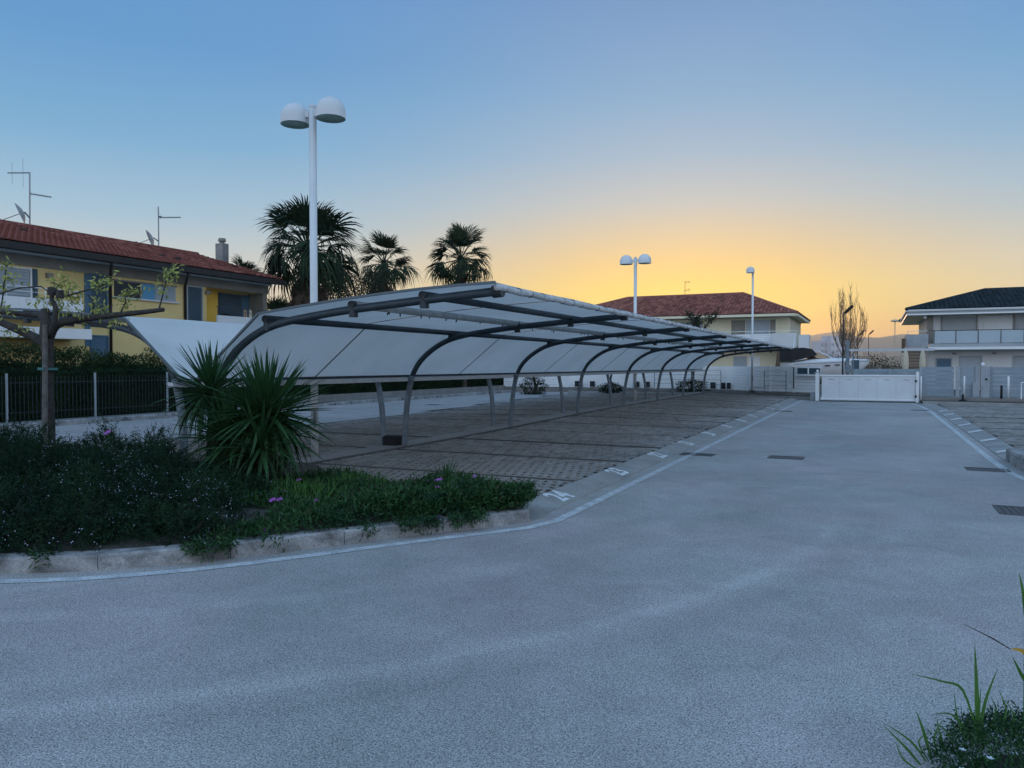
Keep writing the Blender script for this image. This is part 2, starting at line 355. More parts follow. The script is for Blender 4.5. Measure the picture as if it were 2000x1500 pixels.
# ------------------------------------------------------------------ kerbs and painted lines
def offset_path(pts, d):
    out = []
    for i, p in enumerate(pts):
        a = Vector(pts[max(i-1, 0)]); b = Vector(pts[min(i+1, len(pts)-1)]); t = (b-a).normalized(); out.append((p[0]-t.y*d, p[1]+t.x*d))
    return out
def resample(pts, step):
    P = [Vector(p) for p in pts]; L = [0]
    for i in range(1, len(P)): L.append(L[-1]+(P[i]-P[i-1]).length)
    n = max(1, round(L[-1]/step)); out = []
    for k in range(n+1):
        s = L[-1]*k/n; i = 0
        while i < len(P)-2 and L[i+1] < s: i += 1
        f = (s-L[i])/max(1e-6, L[i+1]-L[i]); out.append(tuple(P[i].lerp(P[i+1], min(1, f))))
    return out
def kerb(name, path, prof, m, step=1.0, gap=.003, sub=4):
    """path runs with the road on its right; prof = [(offset to the left, z)...] open profile road side first"""
    root = empty(name, (path[0][0], path[0][1], 0), kind='structure')
    L_ = sum((Vector(a)-Vector(b)).length for a, b in zip(path, path[1:])); n = max(1, round(L_/step)); fine = resample(path, L_/(n*sub)); n = (len(fine)-1)//sub
    for k in range(n):
        seg = [Vector(p) for p in fine[k*sub:k*sub+sub+1]]
        t0 = (seg[1]-seg[0]).normalized(); t1 = (seg[-1]-seg[-2]).normalized(); seg[0] = seg[0]+t0*gap; seg[-1] = seg[-1]-t1*gap
        jz = random.uniform(-.004, .004); b = MB(); np_ = len(prof)
        for i, p in enumerate(seg):
            t = (seg[min(i+1, len(seg)-1)]-seg[max(i-1, 0)]).normalized()
            for (o, z) in prof: b.v.append((p.x-t.y*o, p.y+t.x*o, z+(jz if z > .02 else 0)))
        for i in range(len(seg)-1):
            for j in range(np_-1): a = i*np_+j; b.f.append((a, a+np_, a+np_+1, a+1))
        b.f.append(tuple(range(np_))); b.f.append(tuple(range((len(seg)-1)*np_, len(seg)*np_))[::-1])
        b.build('kerb_stone', m, root)
    return root
TALL = [(0, -.03), (.008, .118), (.026, .136), (.155, .14), (.17, .13), (.17, -.03)]
FRONT = [(-14.6, 7.6), (-14.4, 5.6), (-13.4, 3.8), (-11.8, 2.75), (-10, 2.45), (-8.4, 2.75), (-7.4, 3.25), (-6.42, 3.85), (-5.76, 4.28), (-5.33, 4.72), (-4.96, 5.2), (-4.56, 5.83), (-4.09, 6.55), (-3.6, 7.22), (-3.36, 7.6)]
kerb('kerb', FRONT, TALL, M['kerb'], 1.05)
LOW = [(0, -.03), (0, .012), (.05, .02), (.33, .075), (.38, .08), (.40, .07), (.40, -.03)]
LEFTSIDE = [(-3.36, 7.61), (-3.38, 9), (-3.38, 41.2)]
k2 = kerb('kerb', LEFTSIDE, LOW, M['kerb2'], 1.225, sub=2)
bay = []
for i, nn in enumerate(range(24, 13, -1)):
    cu = bpy.data.curves.new('bay_number', 'FONT'); cu.body = str(nn); cu.size = .43; cu.align_x = 'CENTER'; cu.align_y = 'CENTER'; cu.extrude = .0015; cu.offset = .010
    cu.materials.append(M['number']); sl_ = math.atan2(.055, .28)
    rot = Matrix(((0, -math.cos(sl_), math.sin(sl_)), (1, 0, 0), (0, math.sin(sl_), math.cos(sl_))))
    link('bay_number', cu, k2, (-3.575, 9.02+2.45*i, .0525), rot)
RIGHT = [(1.72, 38.7), (1.95, 36.8), (2.08, 34.5), (2.14, 31), (2.13, 16.25)]
k3 = kerb('kerb', RIGHT, LOW, M['kerb2'], 1.225, sub=2)
for i in range(7):
    b = MB(); y = 17.35+2.43*i
    b.bar((2.16, y-.07, .030), (2.45, y-.05, .090), .09, .006); b.bar((2.16, y+.12, .030), (2.45, y+.13, .090), .07, .006); b.build('bay_number', M['number'], k3)
TALLR = [(0, -.03), (.005, .20), (.03, .225), (.22, .23), (.24, .215), (.24, -.03)]
kerb('kerb', [(2.16, 16.2), (2.17, 15), (2.28, 13.6), (2.55, 12.1), (3.1, 10.4), (4.2, 8.6)], TALLR, M['kerb'], 1.0)
kerb('kerb', [(-20.75, 4), (-20.75, 44), (-21, 46.0)], TALL, M['kerb'], 1.2, sub=1)
sheet('pavement', -23.4, -20.93, 2, 50, .10, M['lowwall'])
kerb('kerb', [(-17.2, 44.7), (-9.0, 44.6), (-6.6, 43.4), (-2.45, 39.95)], TALL, M['kerb2'], 1.2, sub=2)
kerb('kerb', [(1.95, 37.95), (5.6, 37.4), (16, 36.6)], TALL, M['kerb2'], 1.2, sub=1)
def stripe(name, path, off, wd, z=.004):
    f = resample(path, .4); a = offset_path(f, off-wd/2); b_ = offset_path(f, off+wd/2); b = MB()
    b.v = [(p[0], p[1], z) for p in a]+[(p[0], p[1], z) for p in b_]; n = len(a)
    for i in range(n-1): b.f.append((i, i+1, n+i+1, n+i))
    return b.build(name, M['line'], kind='structure')
stripe('road_marking', FRONT[3:]+[(-3.36, 9), (-3.38, 41)], -.24, .12)
stripe('road_marking', [(1.55, 38.9), (1.78, 36.8), (1.9, 34.5), (1.95, 31), (1.95, 16), (2.0, 14.2), (2.3, 12.1), (2.9, 10.2)], -.02, .12)
stripe('road_marking', [(-14.3, 8.5), (-14.2, 17), (-14.2, 22), (-15.6, 33), (-16.2, 41)], .12, .12)

# ------------------------------------------------------------------ grass-grid paving: lattice stones over soil
pw, pd, ph_ = .142, .236, .055; hx, hy = .048, .082
pv = []
for z in (0., -ph_):
    pv += [(-pw/2, -pd/2, z), (pw/2, -pd/2, z), (pw/2, pd/2, z), (-pw/2, pd/2, z)]
pv += [(-hx, -hy, 0), (hx, -hy, 0), (hx, hy, 0), (-hx, hy, 0), (-hx*.9, -hy*.9, -ph_), (hx*.9, -hy*.9, -ph_), (hx*.9, hy*.9, -ph_), (-hx*.9, hy*.9, -ph_)]
pf = []
for i in range(4):
    j = (i+1) % 4; pf += [(i, j, 8+j, 8+i), (8+i, 8+j, 12+j, 12+i), (4+i, 4+j, j, i)]
def paving(root, x0, x1, y0, y1, inside, hf, lines, keep):
    ms = []; nx = int((x1-x0)/(pw+.003)); ny = int((y1-y0)/(pd+.003))
    for j in range(ny):
        y = y0+(j+.5)*(pd+.003)
        if any(abs(y-q) < .13 for q in lines): continue
        for i in range(nx):
            x = x0+(i+.5+(.5 if j % 2 else 0))*(pw+.003)
            if not inside(x, y): continue
            m = Matrix.Translation((x, y, .062+hf(x, y)+random.uniform(-.004, .004))) @ Matrix.Rotation(random.uniform(-.012, .012), 4, 'X') @ Matrix.Rotation(random.uniform(-.012, .012), 4, 'Y') @ Matrix.Rotation(random.uniform(-.02, .02), 4, 'Z')
            ms.append(m)
    pieces('paver', pv, pf, ms, M['paver'], root, keep, 'pavers')
def ymin(x):
    P = [(-16, 8.1), (-11.5, 8.1), (-9.5, 9.7), (-8.1, 9.8), (-6.9, 8.75), (-6.1, 8.15), (-3.4, 8.0)]
    for (a, ya), (b, yb) in zip(P, P[1:]):
        if a <= x <= b: return ya+(yb-ya)*(x-a)/(b-a)
    return 8.1
def xleft(y): return -14.15 if y < 22 else -14.15-(y-22)*.11
def ymax(x): return 44.3 if x < -9 else (44.3-(x+9)*.5 if x < -6.6 else 43.1-(x+6.6)*.83)
isl = empty('parking_paving', (-9, 20, 0), kind='structure')
b = MB(); gx_ = np.linspace(-16.3, -3.8, 26); gy_ = np.linspace(7.95, 44.4, 40)
b.v = [(x, y, .046+hz(x, y)) for y in gy_ for x in gx_]
for j in range(39):
    for i in range(25):
        xm, ym = gx_[i], gy_[j]
        if xm > xleft(ym)-.5 and ym < ymax(xm)+.6: a = j*26+i; b.f.append((a, a+1, a+27, a+26))
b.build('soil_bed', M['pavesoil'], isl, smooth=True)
LINES = [7.8+2.45*k for k in range(1, 15)]
paving(isl, -16.3, -3.79, 8.0, 44.2, lambda x, y: x > xleft(y)+.1 and x < -3.9 and y > ymin(x)+.08 and y < ymax(x)-.15 and abs(x+8.78) > .36, hz, LINES, 300)
for yy in LINES:
    for xa, xb in ((-8.45, -3.8), (xleft(yy)+.05, -9.1)):
        n = 4; d = MB()
        for i in range(n):
            p = xa+(xb-xa)*i/n+.01; q_ = xa+(xb-xa)*(i+1)/n-.01
            d.bar((p, yy, .038+hz(p, yy)), (q_, yy, .038+hz(q_, yy)), .06, .05)
        d.build('divider_strip', M['divider'], isl)
n = 34
for i in range(n):       # raised spine between the two rows of bays
    y0_ = 9.9+1.0*i; y1_ = y0_+.985
    MB().bar((-8.78, y0_, .06+hz(-8.78, y0_)), (-8.78, y1_, .06+hz(-8.78, y1_)), .5, .05).build('spine_stone', M['paver'], isl)
    MB().bar((-8.48, y0_, .055+hz(-8.5, y0_)), (-8.48, y1_, .055+hz(-8.5, y1_)), .07, .05).build('spine_joint', M['divider'], isl)
for i in range(6):       # pale edging along the planted bed
    P = [(-4.0, 8.0), (-4.9, 8.02), (-6.1, 8.12), (-6.9, 8.7), (-7.5, 9.25), (-8.1, 9.78)]
    if i < 5: MB().bar(P[i]+(.05,), P[i+1]+(.05,), .09, .09).build('edging_stone', M['kerb2'], isl)
rp = empty('parking_paving', (8, 26, 0), kind='structure')
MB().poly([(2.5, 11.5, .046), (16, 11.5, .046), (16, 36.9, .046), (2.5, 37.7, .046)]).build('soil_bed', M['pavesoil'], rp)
RL = [16.2+2.43*k for k in range(0, 9)]
paving(rp, 2.55, 12.5, 15.2, 37.6, lambda x, y: x < .30*y+1.6 and y < 37.6-.1*(x-2) and (x > 2.58 or y < 34) and x > 2.58, lambda x, y: 0, RL, 0)
for yy in RL: MB().bar((2.55, yy, .04), (9, yy, .04), .09, .05).build('divider_strip', M['divider'], rp)
bx('white_slab', M['white'], None, 2.62, 4.2, 15.1, 16.0, .05, .085, label='flat white slab lying behind the tall kerb at the right edge', cat='slab')

# manhole covers and gully grates
def cover(x, y, sx, sy, label):
    r = empty('drain_cover', (x, y, 0), label, 'drain cover', 'iron covers set in the asphalt')
    b = MB()
    for (a, c, d, e) in ((-sx/2, sx/2, -sy/2, -sy/2+.04), (-sx/2, sx/2, sy/2-.04, sy/2), (-sx/2, -sx/2+.04, -sy/2+.04, sy/2-.04), (sx/2-.04, sx/2, -sy/2+.04, sy/2-.04)): b.box(x+a, x+c, y+d, y+e, -.02, .009)
    b.build('frame', M['iron'], r)
    b = MB(); b.box(x-sx/2+.04, x+sx/2-.04, y-sy/2+.04, y+sy/2-.04, -.02, .003); nb = max(3, int(sx/.07))
    for i in range(nb):
        xx = x-sx/2+.05+(sx-.1)*(i+.5)/nb; b.box(xx-.014, xx+.014, y-sy/2+.05, y+sy/2-.05, .003, .008)
    b.build('grate', M['iron'], r)
cover(-3.02, 14.75, .62, .40, 'dark iron grate at the left kerb just below number 22')
cover(-1.44, 14.94, .62, .46, 'dark rectangular iron cover alone in the middle of the lane')
cover(1.70, 14.6, .62, .42, 'iron cover beside the end of the tall right kerb')
cover(1.80, 10.6, .95, .62, 'large iron cover at the right edge of the photograph')
cover(-3.02, 30.2, .62, .45, 'small far grate at the left kerb near the gate')
cover(1.62, 33.0, .62, .45, 'small far iron cover by the curved right kerb near the gate')
cover(-17.2, 28.6, .62, .45, 'iron cover in the side road seen between the canopy posts')

# ------------------------------------------------------------------ lamp posts
def lamp(x, y, z, h, label, heads=(-1, 1), axis=(1, 0), grp='white dome lamp posts', hr=.275, pr=.068):
    r = empty('street_lamp', (x, y, z), label, 'street lamp', grp)
    MB().tube([(x, y, z), (x, y, z+h)], pr, 14).build('pole', M['lampwhite'], r, True)
    MB().tube([(x, y, z), (x, y, z+.04)], .16, 14).build('base_plate', M['iron'], r)
    MB().lathe([(pr+.004, h-.02), (pr+.004, h+.012), (0, h+.014)], (x, y, z), 14).build('pole_cap', M['lampwhite'], r)
    MB().box(x+pr*.2, x+pr*1.02, y-pr*.98, y-pr*.5, z+.55, z+.85).build('access_door', M['galv'], r)
    ax = Vector((axis[0], axis[1], 0)).normalized()
    for s in heads:
        c = Vector((x, y, z+h-.17))+ax*(s*.40)
        MB().bar(Vector((x, y, z+h-.13))+ax*(s*pr*.9), c+Vector((0, 0, .04))-ax*(s*(hr*.9)), .09, .11).build('arm', M['lampwhite'], r)
        pr_ = [(hr, -.10), (hr*1.0, .02)]+[(hr*math.cos(t), .02+hr*math.sin(t)) for t in [R(q_) for q_ in (12, 24, 36, 48, 60, 72, 82)]]+[(0.001, .02+hr)]
        hd = MB().lathe(pr_, c, 28).build('head', M['lampwhite'], r, True)
        MB().lathe([(hr, -.10), (hr-.012, -.10), (hr-.015, -.065), (0.001, -.03)], c, 28).build('diffuser', M['diffuser'], hd, True)
    return r
lamp(-9.16, 11.06, .03, 6.32, 'tall white twin dome lamp standing beside the spiky yucca', hr=.262)
lamp(-9.18, 31.8, .12, 6.16, 'white twin dome lamp farther off, rising through the canopy')
lamp(-6.05, 43.95, .3, 6.75, 'white single dome lamp at the slatted fence before the red roofed house', heads=(-.5,), axis=(.55, .84), hr=.225, pr=.055)

# ------------------------------------------------------------------ carport: two wings back to back
cp = empty('carport', (-8.78, 8, 0), 'long double winged carport of curved steel frames under pale stretched fabric', 'carport')
PROF = [(-8.54, 0), (-8.51, .45), (-8.48, .85), (-8.40, 1.30), (-8.30, 1.58), (-8.14, 1.80), (-7.88, 2.01), (-7.55, 2.18), (-7.15, 2.285), (-6.6, 2.36), (-6.03, 2.42), (-4.97, 2.50), (-3.98, 2.565)]
FR = [8.05+5.0*k for k in range(8)]
AX = -8.78
def mir(x, s): return x if s > 0 else 2*AX-x
PUR = [(-7.46, 2.205), (-6.03, 2.35), (-4.97, 2.43)]
def spline(P, n=5):
    out = []
    for i in range(len(P)-1):
        p0 = Vector(P[max(i-1, 0)]); p1 = Vector(P[i]); p2 = Vector(P[i+1]); p3 = Vector(P[min(i+2, len(P)-1)])
        for k in range(n):
            t = k/n; out.append(tuple(.5*((2*p1)+(p2-p0)*t+(2*p0-5*p1+4*p2-p3)*t*t+(3*p1-p0-3*p2+p3)*t**3)))
    out.append(P[-1]); return out
SP = spline(PROF, 3)
for s in (1, -1):
    for fy in FR:
        zb = hz(-8.6, fy)
        pts = [(mir(x, s), fy, z if z > .9 else max(z, .02)+zb*(1-z/.9)) for x, z in SP]
        lo = [p for p in pts if p[2] < 1.42]; hi = [p for p in pts if p[2] > 1.36]
        ar = MB().tube(hi, .053, 10).build('arch', M['arch'], cp, True)
        MB().tube(lo+[hi[1]], .058, 10).build('post', M['galv'], cp, True)
        for px_, pz in PUR:
            c = Vector((mir(px_, s), fy, pz+.07)); t = MB()
            t.tube([c+Vector((0, -.06, .055)), c+Vector((0, .2, .062))], [.052, .046], 8); t.tube([c+Vector((0, 0, -.10)), c+Vector((0, 0, .05))], [.06, .05], 8)
            t.build('bracket', M['bracket'], ar)
        c = Vector((mir(-3.96, s), fy, 2.57)); t = MB(); t.tube([c+Vector((-.07*s, 0, -.01)), c+Vector((.05*s, 0, 0))], .074, 12)
        t.box(c.x-.035, c.x+.035, fy-.035, fy+.035, 2.53, 2.63); t.build('end_cap', M['bracket'], ar)
    # purlins, one piece per bay
    for k, (px_, pz) in enumerate(PUR):
        for i in range(7):
            x = mir(px_, s); t = MB()
            t.tube([(x, FR[i]+.02, pz+.13), (x, FR[i+1]-.02, pz+.13)], .048 if k != 1 else .052, 8)
            pu = t.build('purlin', M['arch'] if k != 1 else M['fabricroll'], cp, True)
            if k == 1:
                for q_ in range(9):
                    yq = FR[i]+random.uniform(.4, 4.6)
                    MB().tube([(x, yq, pz+.09), (x+random.uniform(-.03, .03), yq+random.uniform(-.02, .02), pz+random.uniform(.03, .07))], .010, 5).build('tie_stub', M['bracket'], pu)
    # tip tube with laced fabric roll
    x = mir(-3.93, s); t = MB(); ys = np.linspace(FR[0]-.12, FR[-1]+.12, 300)
    t.tube([(x, y, 2.60+.006*math.sin(i*.9)) for i, y in enumerate(ys)], [.038+.006*abs(math.sin(i*.75)) for i in range(len(ys))], 8)
    er = t.build('edge_roll', M['fabricroll'], cp, True)
    lc = MB().tube([(0, -.010, 0), (0, .010, 0)], .047, 8); lm = mesh_of('lacing_loop', lc.v, lc.f, M['bracket'])
    for y in np.arange(FR[0]+.1, FR[-1], .37): link('lacing_loop', lm, er, (x, y, 2.60), Matrix.Rotation(.5, 3, 'Z'))
    MB().bar((mir(-8.47, s), FR[0]-.2, 1.425), (mir(-8.47, s), FR[-1]+.2, 1.425), .11, .075).build('gutter_beam', M['beam'], cp)
    MB().tube([(mir(-8.62, s), FR[0]-.2, 1.492), (mir(-8.62, s), FR[-1]+.2, 1.492)], .022, 6).build('edge_cable', M['bracket'], cp)
    # fabric: one panel per half bay, taut over the purlins
    FP = [(-8.66, 1.48), (-8.365, 1.71), (-8.07, 1.94), (-7.775, 2.17), (-7.48, 2.40), (-6.72, 2.48), (-6.03, 2.545), (-5.5, 2.585), (-4.97, 2.62), (-4.45, 2.642), (-3.93, 2.655)]
    for i in range(14):
        ya = FR[0]-.14+i*2.52; yb = ya+2.52; t = MB(); m_ = 7
        for a in range(m_):
            y = ya+.004+(yb-ya-.008)*a/(m_-1)
            for k, (fx, fz) in enumerate(FP):
                sag = .018*math.sin(math.pi*a/(m_-1))*(0 if k < 5 else .5)
                t.v.append((mir(fx, s), y, fz-sag))
        K = len(FP)
        for a in range(m_-1):
            for k in range(K-1): q_ = a*K+k; t.f.append((q_, q_+1, q_+K+1, q_+K))
        pn = t.build('canopy_panel', M['fabric'], cp, True)
        if i % 2 == 1 or i == 0:
            t = MB()
            for k in range(K-1): t.bar((mir(FP[k][0], s), ya, FP[k][1]-.006), (mir(FP[k+1][0], s), ya, FP[k+1][1]-.006), .03, .006, up=(0, 1, 0) if False else (0, 0, 1))
            t.build('seam_tape', M['seam'], pn)
    t = MB()
    for k in range(len(FP)-1): t.bar((mir(FP[k][0], s), FR[0]-.15, FP[k][1]), (mir(FP[k+1][0], s), FR[0]-.15, FP[k+1][1]), .03, .03)
    t.build('edge_hem', M['seam'], cp)
b = MB().box(-9.0, -8.68, 12.95, 13.2, .08, .26).box(-8.98, -8.7, 12.97, 13.18, .26, .275)
b.build('ballast_box', M['black'], label='small black box on the ground between the nearest pair of canopy posts', cat='box', bevel=.01)

# ------------------------------------------------------------------ yellow house on the left
def tiles(parent, org, u, v, ul, vl, inside, cu_, cv_, m, keep, name='roof_tile'):
    """rounded tiles in rows up a roof plane"""
    u = Vector(u).normalized(); v = Vector(v).normalized(); nn = u.cross(v).normalized()
    if nn.z < 0: nn = -nn
    bv = []; n = 4
    for k, (t, wd, lift) in enumerate(((0, .54, .06), (1.12, .44, .0))):
        for i in range(n+1):
            a = math.pi*i/n; bv.append((-math.cos(a)*wd*cu_, t*cv_, lift+math.sin(a)*.32*cu_))
    bf = [(i, i+1, n+2+i, n+1+i) for i in range(n)]+[tuple(range(n+1))[::-1]]
    base = Matrix((u, v, nn)).transposed().to_4x4(); ms = []
    for j in range(int(vl/cv_)):
        for i in range(int(ul/cu_)):
            a, b_ = (i+.5)*cu_, j*cv_
            if inside(a, b_+cv_*.5):
                p = Vector(org)+u*a+v*b_+nn*.01
                ms.append(Matrix.Translation(p) @ base @ Matrix.Rotation(random.uniform(-.025, .025), 4, 'Z') @ Matrix.Rotation(random.uniform(-.012, .012), 4, 'X'))
    pieces(name, bv, bf, ms, m, parent, keep, 'roof_tiles')
def shutter(parent, m, x, y0, y1, z0, z1, axis='y', step=.11, name='shutter', frame_m=None, d=.05):
    """louvred roller shutter: slats on a backing, facing +X (axis y) or -Y (axis x, then x is the plane y)"""
    t = MB()
    k = int((z1-z0)/step)
    if axis == 'y': t.box(x-.03, x, y0, y1, z0, z1)
    else: t.box(y0, y1, x, x+.03, z0, z1)
    sh = t.build(name, m, parent); t = MB()
    for i in range(k):
        za = z0+(z1-z0)*(i+.08)/k; zb = z0+(z1-z0)*(i+.86)/k
        if axis == 'y': t.box(x, x+.022, y0+.02, y1-.02, za, zb)
        else: t.box(y0+.02, y1-.02, x-.022, x, za, zb)
    sl2 = t.build('slat', m, sh)
    if frame_m:
        t = MB()
        for (a, b_, c, e) in ((y0-.06, y0-.003, z0, z1+.06), (y1+.003, y1+.06, z0, z1+.06), (y0-.003, y1+.003, z1+.003, z1+.06)):
            if axis == 'y': t.box(x-.03, x+d, a, b_, c, e)
            else: t.box(a, b_, x-d, x+.03, c, e)
        t.build('frame', frame_m, sh)
    return sh
yh = empty('yellow_house', (-28, 18, 0), 'yellow two storey house with blue shutters under a red tiled roof', 'house')
XW = -25.6
b = MB()
b.box(-34, XW, 6, 27.57, -.05, 3.42); b.box(-34, XW, 6, 24.0, 3.42, 5.02); b.box(-34, XW-.9, 24.0, 27.57, 3.42, 5.02); b.box(-34, XW-.01, 6, 27.56, 5.02, 5.5)
b.build('wall', M['yellow'], yh)
bx('niche_wall', M['yellow2'], yh, XW-.9, XW-.88, 24.0, 25.45, 3.42, 5.0)
bx('pier', M['concrete'], yh, XW-.9, XW+.01, 27.32, 27.575, 3.42, 5.02)
bx('frieze_beam', M['concrete'], yh, XW-.05, XW+.06, 6, 27.62, 5.02, 5.40)
bx('fascia', M['white'], yh, XW-.05, XW+.16, 6, 27.66, 5.403, 5.475)
b = MB(); b.box(-34, -24.75, 6, 27.75, 5.478, 5.54); b.build('soffit', M['brownd'], yh)
b = MB(); b.box(-24.75, -24.58, 6, 27.8, 5.40, 5.62); b.build('gutter', M['brownd'], yh)
rf = MB(); EZ, RZ, EX, RX = 5.60, 7.03, -24.62, -29.6
rf.poly([(EX, 6, EZ), (EX, 27.75, EZ), (RX, 26.9, RZ), (RX, 6, RZ)]); rf.poly([(RX, 6, RZ), (RX, 26.9, RZ), (-34.6, 27.75, EZ), (-34.6, 6, EZ)])
rf.poly([(EX, 27.75, EZ), (-34.6, 27.75, EZ), (RX, 26.9, RZ)]); rf.poly([(EX, 27.75, EZ-.06), (-34.6, 27.75, EZ-.06), (-34.6, 27.75, EZ), (EX, 27.75, EZ)])
rfo = rf.build('roof', M['tile'], yh)
sl_len = math.hypot(EX-RX, RZ-EZ)
tiles(rfo, (EX, 12, EZ), (0, 1, 0), (RX-EX, 0, RZ-EZ), 15.8, sl_len, lambda a, c: 12+a < 27.6-.8*c/sl_len, .21, .335, M['tile'], 300)
t = MB()
for i in range(38): t.tube([(RX, 12+.4*i, RZ+.03), (RX, 12.44+.4*i, RZ+.05)], [.12, .10], 7)
t.build('ridge_tile', M['tile'], rfo)
for (fx, fy_) in ((.55, 17.4), (.30, 22.2), (.26, 22.8), (.3, 26.0)):
    p = Vector((EX, fy_, EZ)).lerp(Vector((RX, fy_, RZ)), fx); MB().box(p.x-.09, p.x+.09, p.y-.1, p.y+.1, p.z, p.z+.16).build('roof_vent', M['brownd'], rfo)
ch = bx('chimney', M['kerb2'], rfo, -29.45, -28.98, 28.2, 28.6, 5.0, 7.72)
MB().tube([(-29.21, 28.4, 7.72), (-29.21, 28.4, 7.82), (-29.21, 28.4, 7.84), (-29.21, 28.4, 7.98)], [.13, .13, .2, .17], 12).build('chimney_pot', M['concrete'], ch)
# openings, upper floor
shutter(yh, M['shutter'], XW+.012, 14.2, 16.45, 3.45, 4.9, frame_m=M['white'])
bx('reveal', M['navy'], yh, XW+.01, XW+.03, 16.52, 16.72, 3.45, 4.95)
for (y0, y1, z0, z1, nm) in ((18.42, 18.62, 2.4, 5.0, 'side_shutter'), ):
    bx(nm, M['blue'], yh, XW+.005, XW+.03, y0, y1, z0, z1)
shutter(yh, M['navy'], XW+.012, 18.66, 19.28, 3.1, 4.95, frame_m=M['blue'], name='door')
shutter(yh, M['blue'], XW+.012, 18.66, 19.28, .6, 2.75, frame_m=M['blue'], name='door')
wf = bx('window', M['dark'], yh, XW+.004, XW+.02, 19.62, 20.75, 4.28, 4.86)
bx('shutter', M['sky_blue'], yh, XW+.006, XW+.04, 20.80, 21.38, 4.28, 4.86)
shutter(yh, M['shutter'], XW+.01, 21.40, 22.40, 4.28, 4.86, step=.06, d=.04)
bx('window_sill', M['greyren'], yh, XW-.02, XW+.09, 19.5, 22.52, 4.21, 4.272)
bx('window_head', M['concrete'], yh, XW-.02, XW+.05, 19.55, 22.45, 4.865, 4.92)
shutter(yh, M['navy'], XW+.012, 22.98, 23.70, 3.3, 4.95, frame_m=M['shutter2'], name='door')
bx('fascia', M['yellow'], yh, XW-.01, XW+.012, 23.78, 23.98, 3.43, 5.0)
shutter(yh, M['navy'], XW-.86, 25.5, 27.3, 3.45, 4.95, step=.12)
bx('side_shutter', M['blue'], yh, XW-.855, XW-.82, 26.85, 27.3, 3.45, 4.95)
for yy in (17.0, 23.9): MB().box(XW+.01, XW+.12, yy, yy+.22, 4.72, 4.86).build('wall_lamp', M['concrete'], yh)
# downpipes
for yy in (19.42, 22.82): MB().tube([(-24.7, yy-.55, 5.42), (-24.75, yy-.55, 5.3), (XW+.07, yy, 4.95), (XW+.07, yy, .2)], .05, 8).build('downpipe', M['brownd'], yh, True)
# balconies
def balcony(x1, y0, y1, z0, z1, m, zrail, rx):
    p = bx('balcony', m, yh, XW-.02, x1, y0, y1, z0-.14, z0)
    bx('parapet', m, p, x1-.1, x1, y0, y1, z0+.003, z1); bx('parapet', m, p, XW+.005, x1-.103, y1-.1, y1, z0+.003, z1)
    t = MB(); t.tube([(x1-.05, y0, zrail), (x1-.05, y1-.05, zrail)], .018, 6); t.tube([(x1-.05, y1-.05, zrail), (XW, y1-.05, zrail)], .018, 6); t.tube([(x1-.05, y0, (zrail+z1)/2+.02), (x1-.05, y1-.05, (zrail+z1)/2+.02)], .01, 6)
    k = max(2, int((y1-y0)/1.1))
    for i in range(k+1): yy = y0+.05+(y1-.1-y0)*i/k; t.tube([(x1-.05, yy, z1), (x1-.05, yy, zrail)], .015, 6)
    t.build('railing', rx, p); return p
balcony(XW+1.1, 10, 17.6, 3.42, 3.88, M['white'], 4.22, M['white'])
bp_ = balcony(XW+.9, 23.75, 27.0, 3.42, 3.80, M['greyren'], 4.16, M['aerial'])
b = bx('awning', M['white'], yh, XW-.01, XW+1.1, 10, 17.9, 2.60, 2.95)
bx('terrace_wall', M['concrete'], yh, XW+1.0, XW+1.2, 23.4, 27.6, 3.0, 3.26)
MB().lathe([(.30, 0), (.32, .25), (.26, .42), (.10, .5), (.001, .5)], (-25.1, 24.6, 3.43), 12).build('covered_barbecue', M['black'], None, True, label='round thing under a dark cover on the small balcony of the yellow house', cat='barbecue')
for (yy, mm_) in ((25.55, 'tan'), (25.85, 'parasol')):
    MB().tube([(-24.95, yy, 3.43), (-24.95, yy, 3.55), (-24.95, yy, 4.1), (-24.95, yy, 4.18)], [.06, .085, .07, .02], 8).build('folded_cushion', M[mm_], None, True, label='%s rolled upright bundle against the small balcony railing' % ('tan' if mm_ == 'tan' else 'cream'), cat='cushion')
# far terrace railing beyond the house corner
t = MB()
for z in (4.0, 3.7, 3.4): t.tube([(-26.2, 28.6, z), (-25.8, 34, z)], .02, 6)
for i in range(5): yy = 28.6+i*1.35; t.tube([(-26.2+.1*i, yy, 2.9), (-26.2+.1*i, yy, 4.0)], .02, 6)
rl = empty('terrace_railing', (-26, 29, 2.9), 'thin dark railing of a terrace beyond the yellow house corner', 'railing'); t.build('rail', M['aerial'], rl)
bx('terrace_slab', M['greyren'], rl, -29, -25.5, 28.3, 36, 2.6, 2.9)

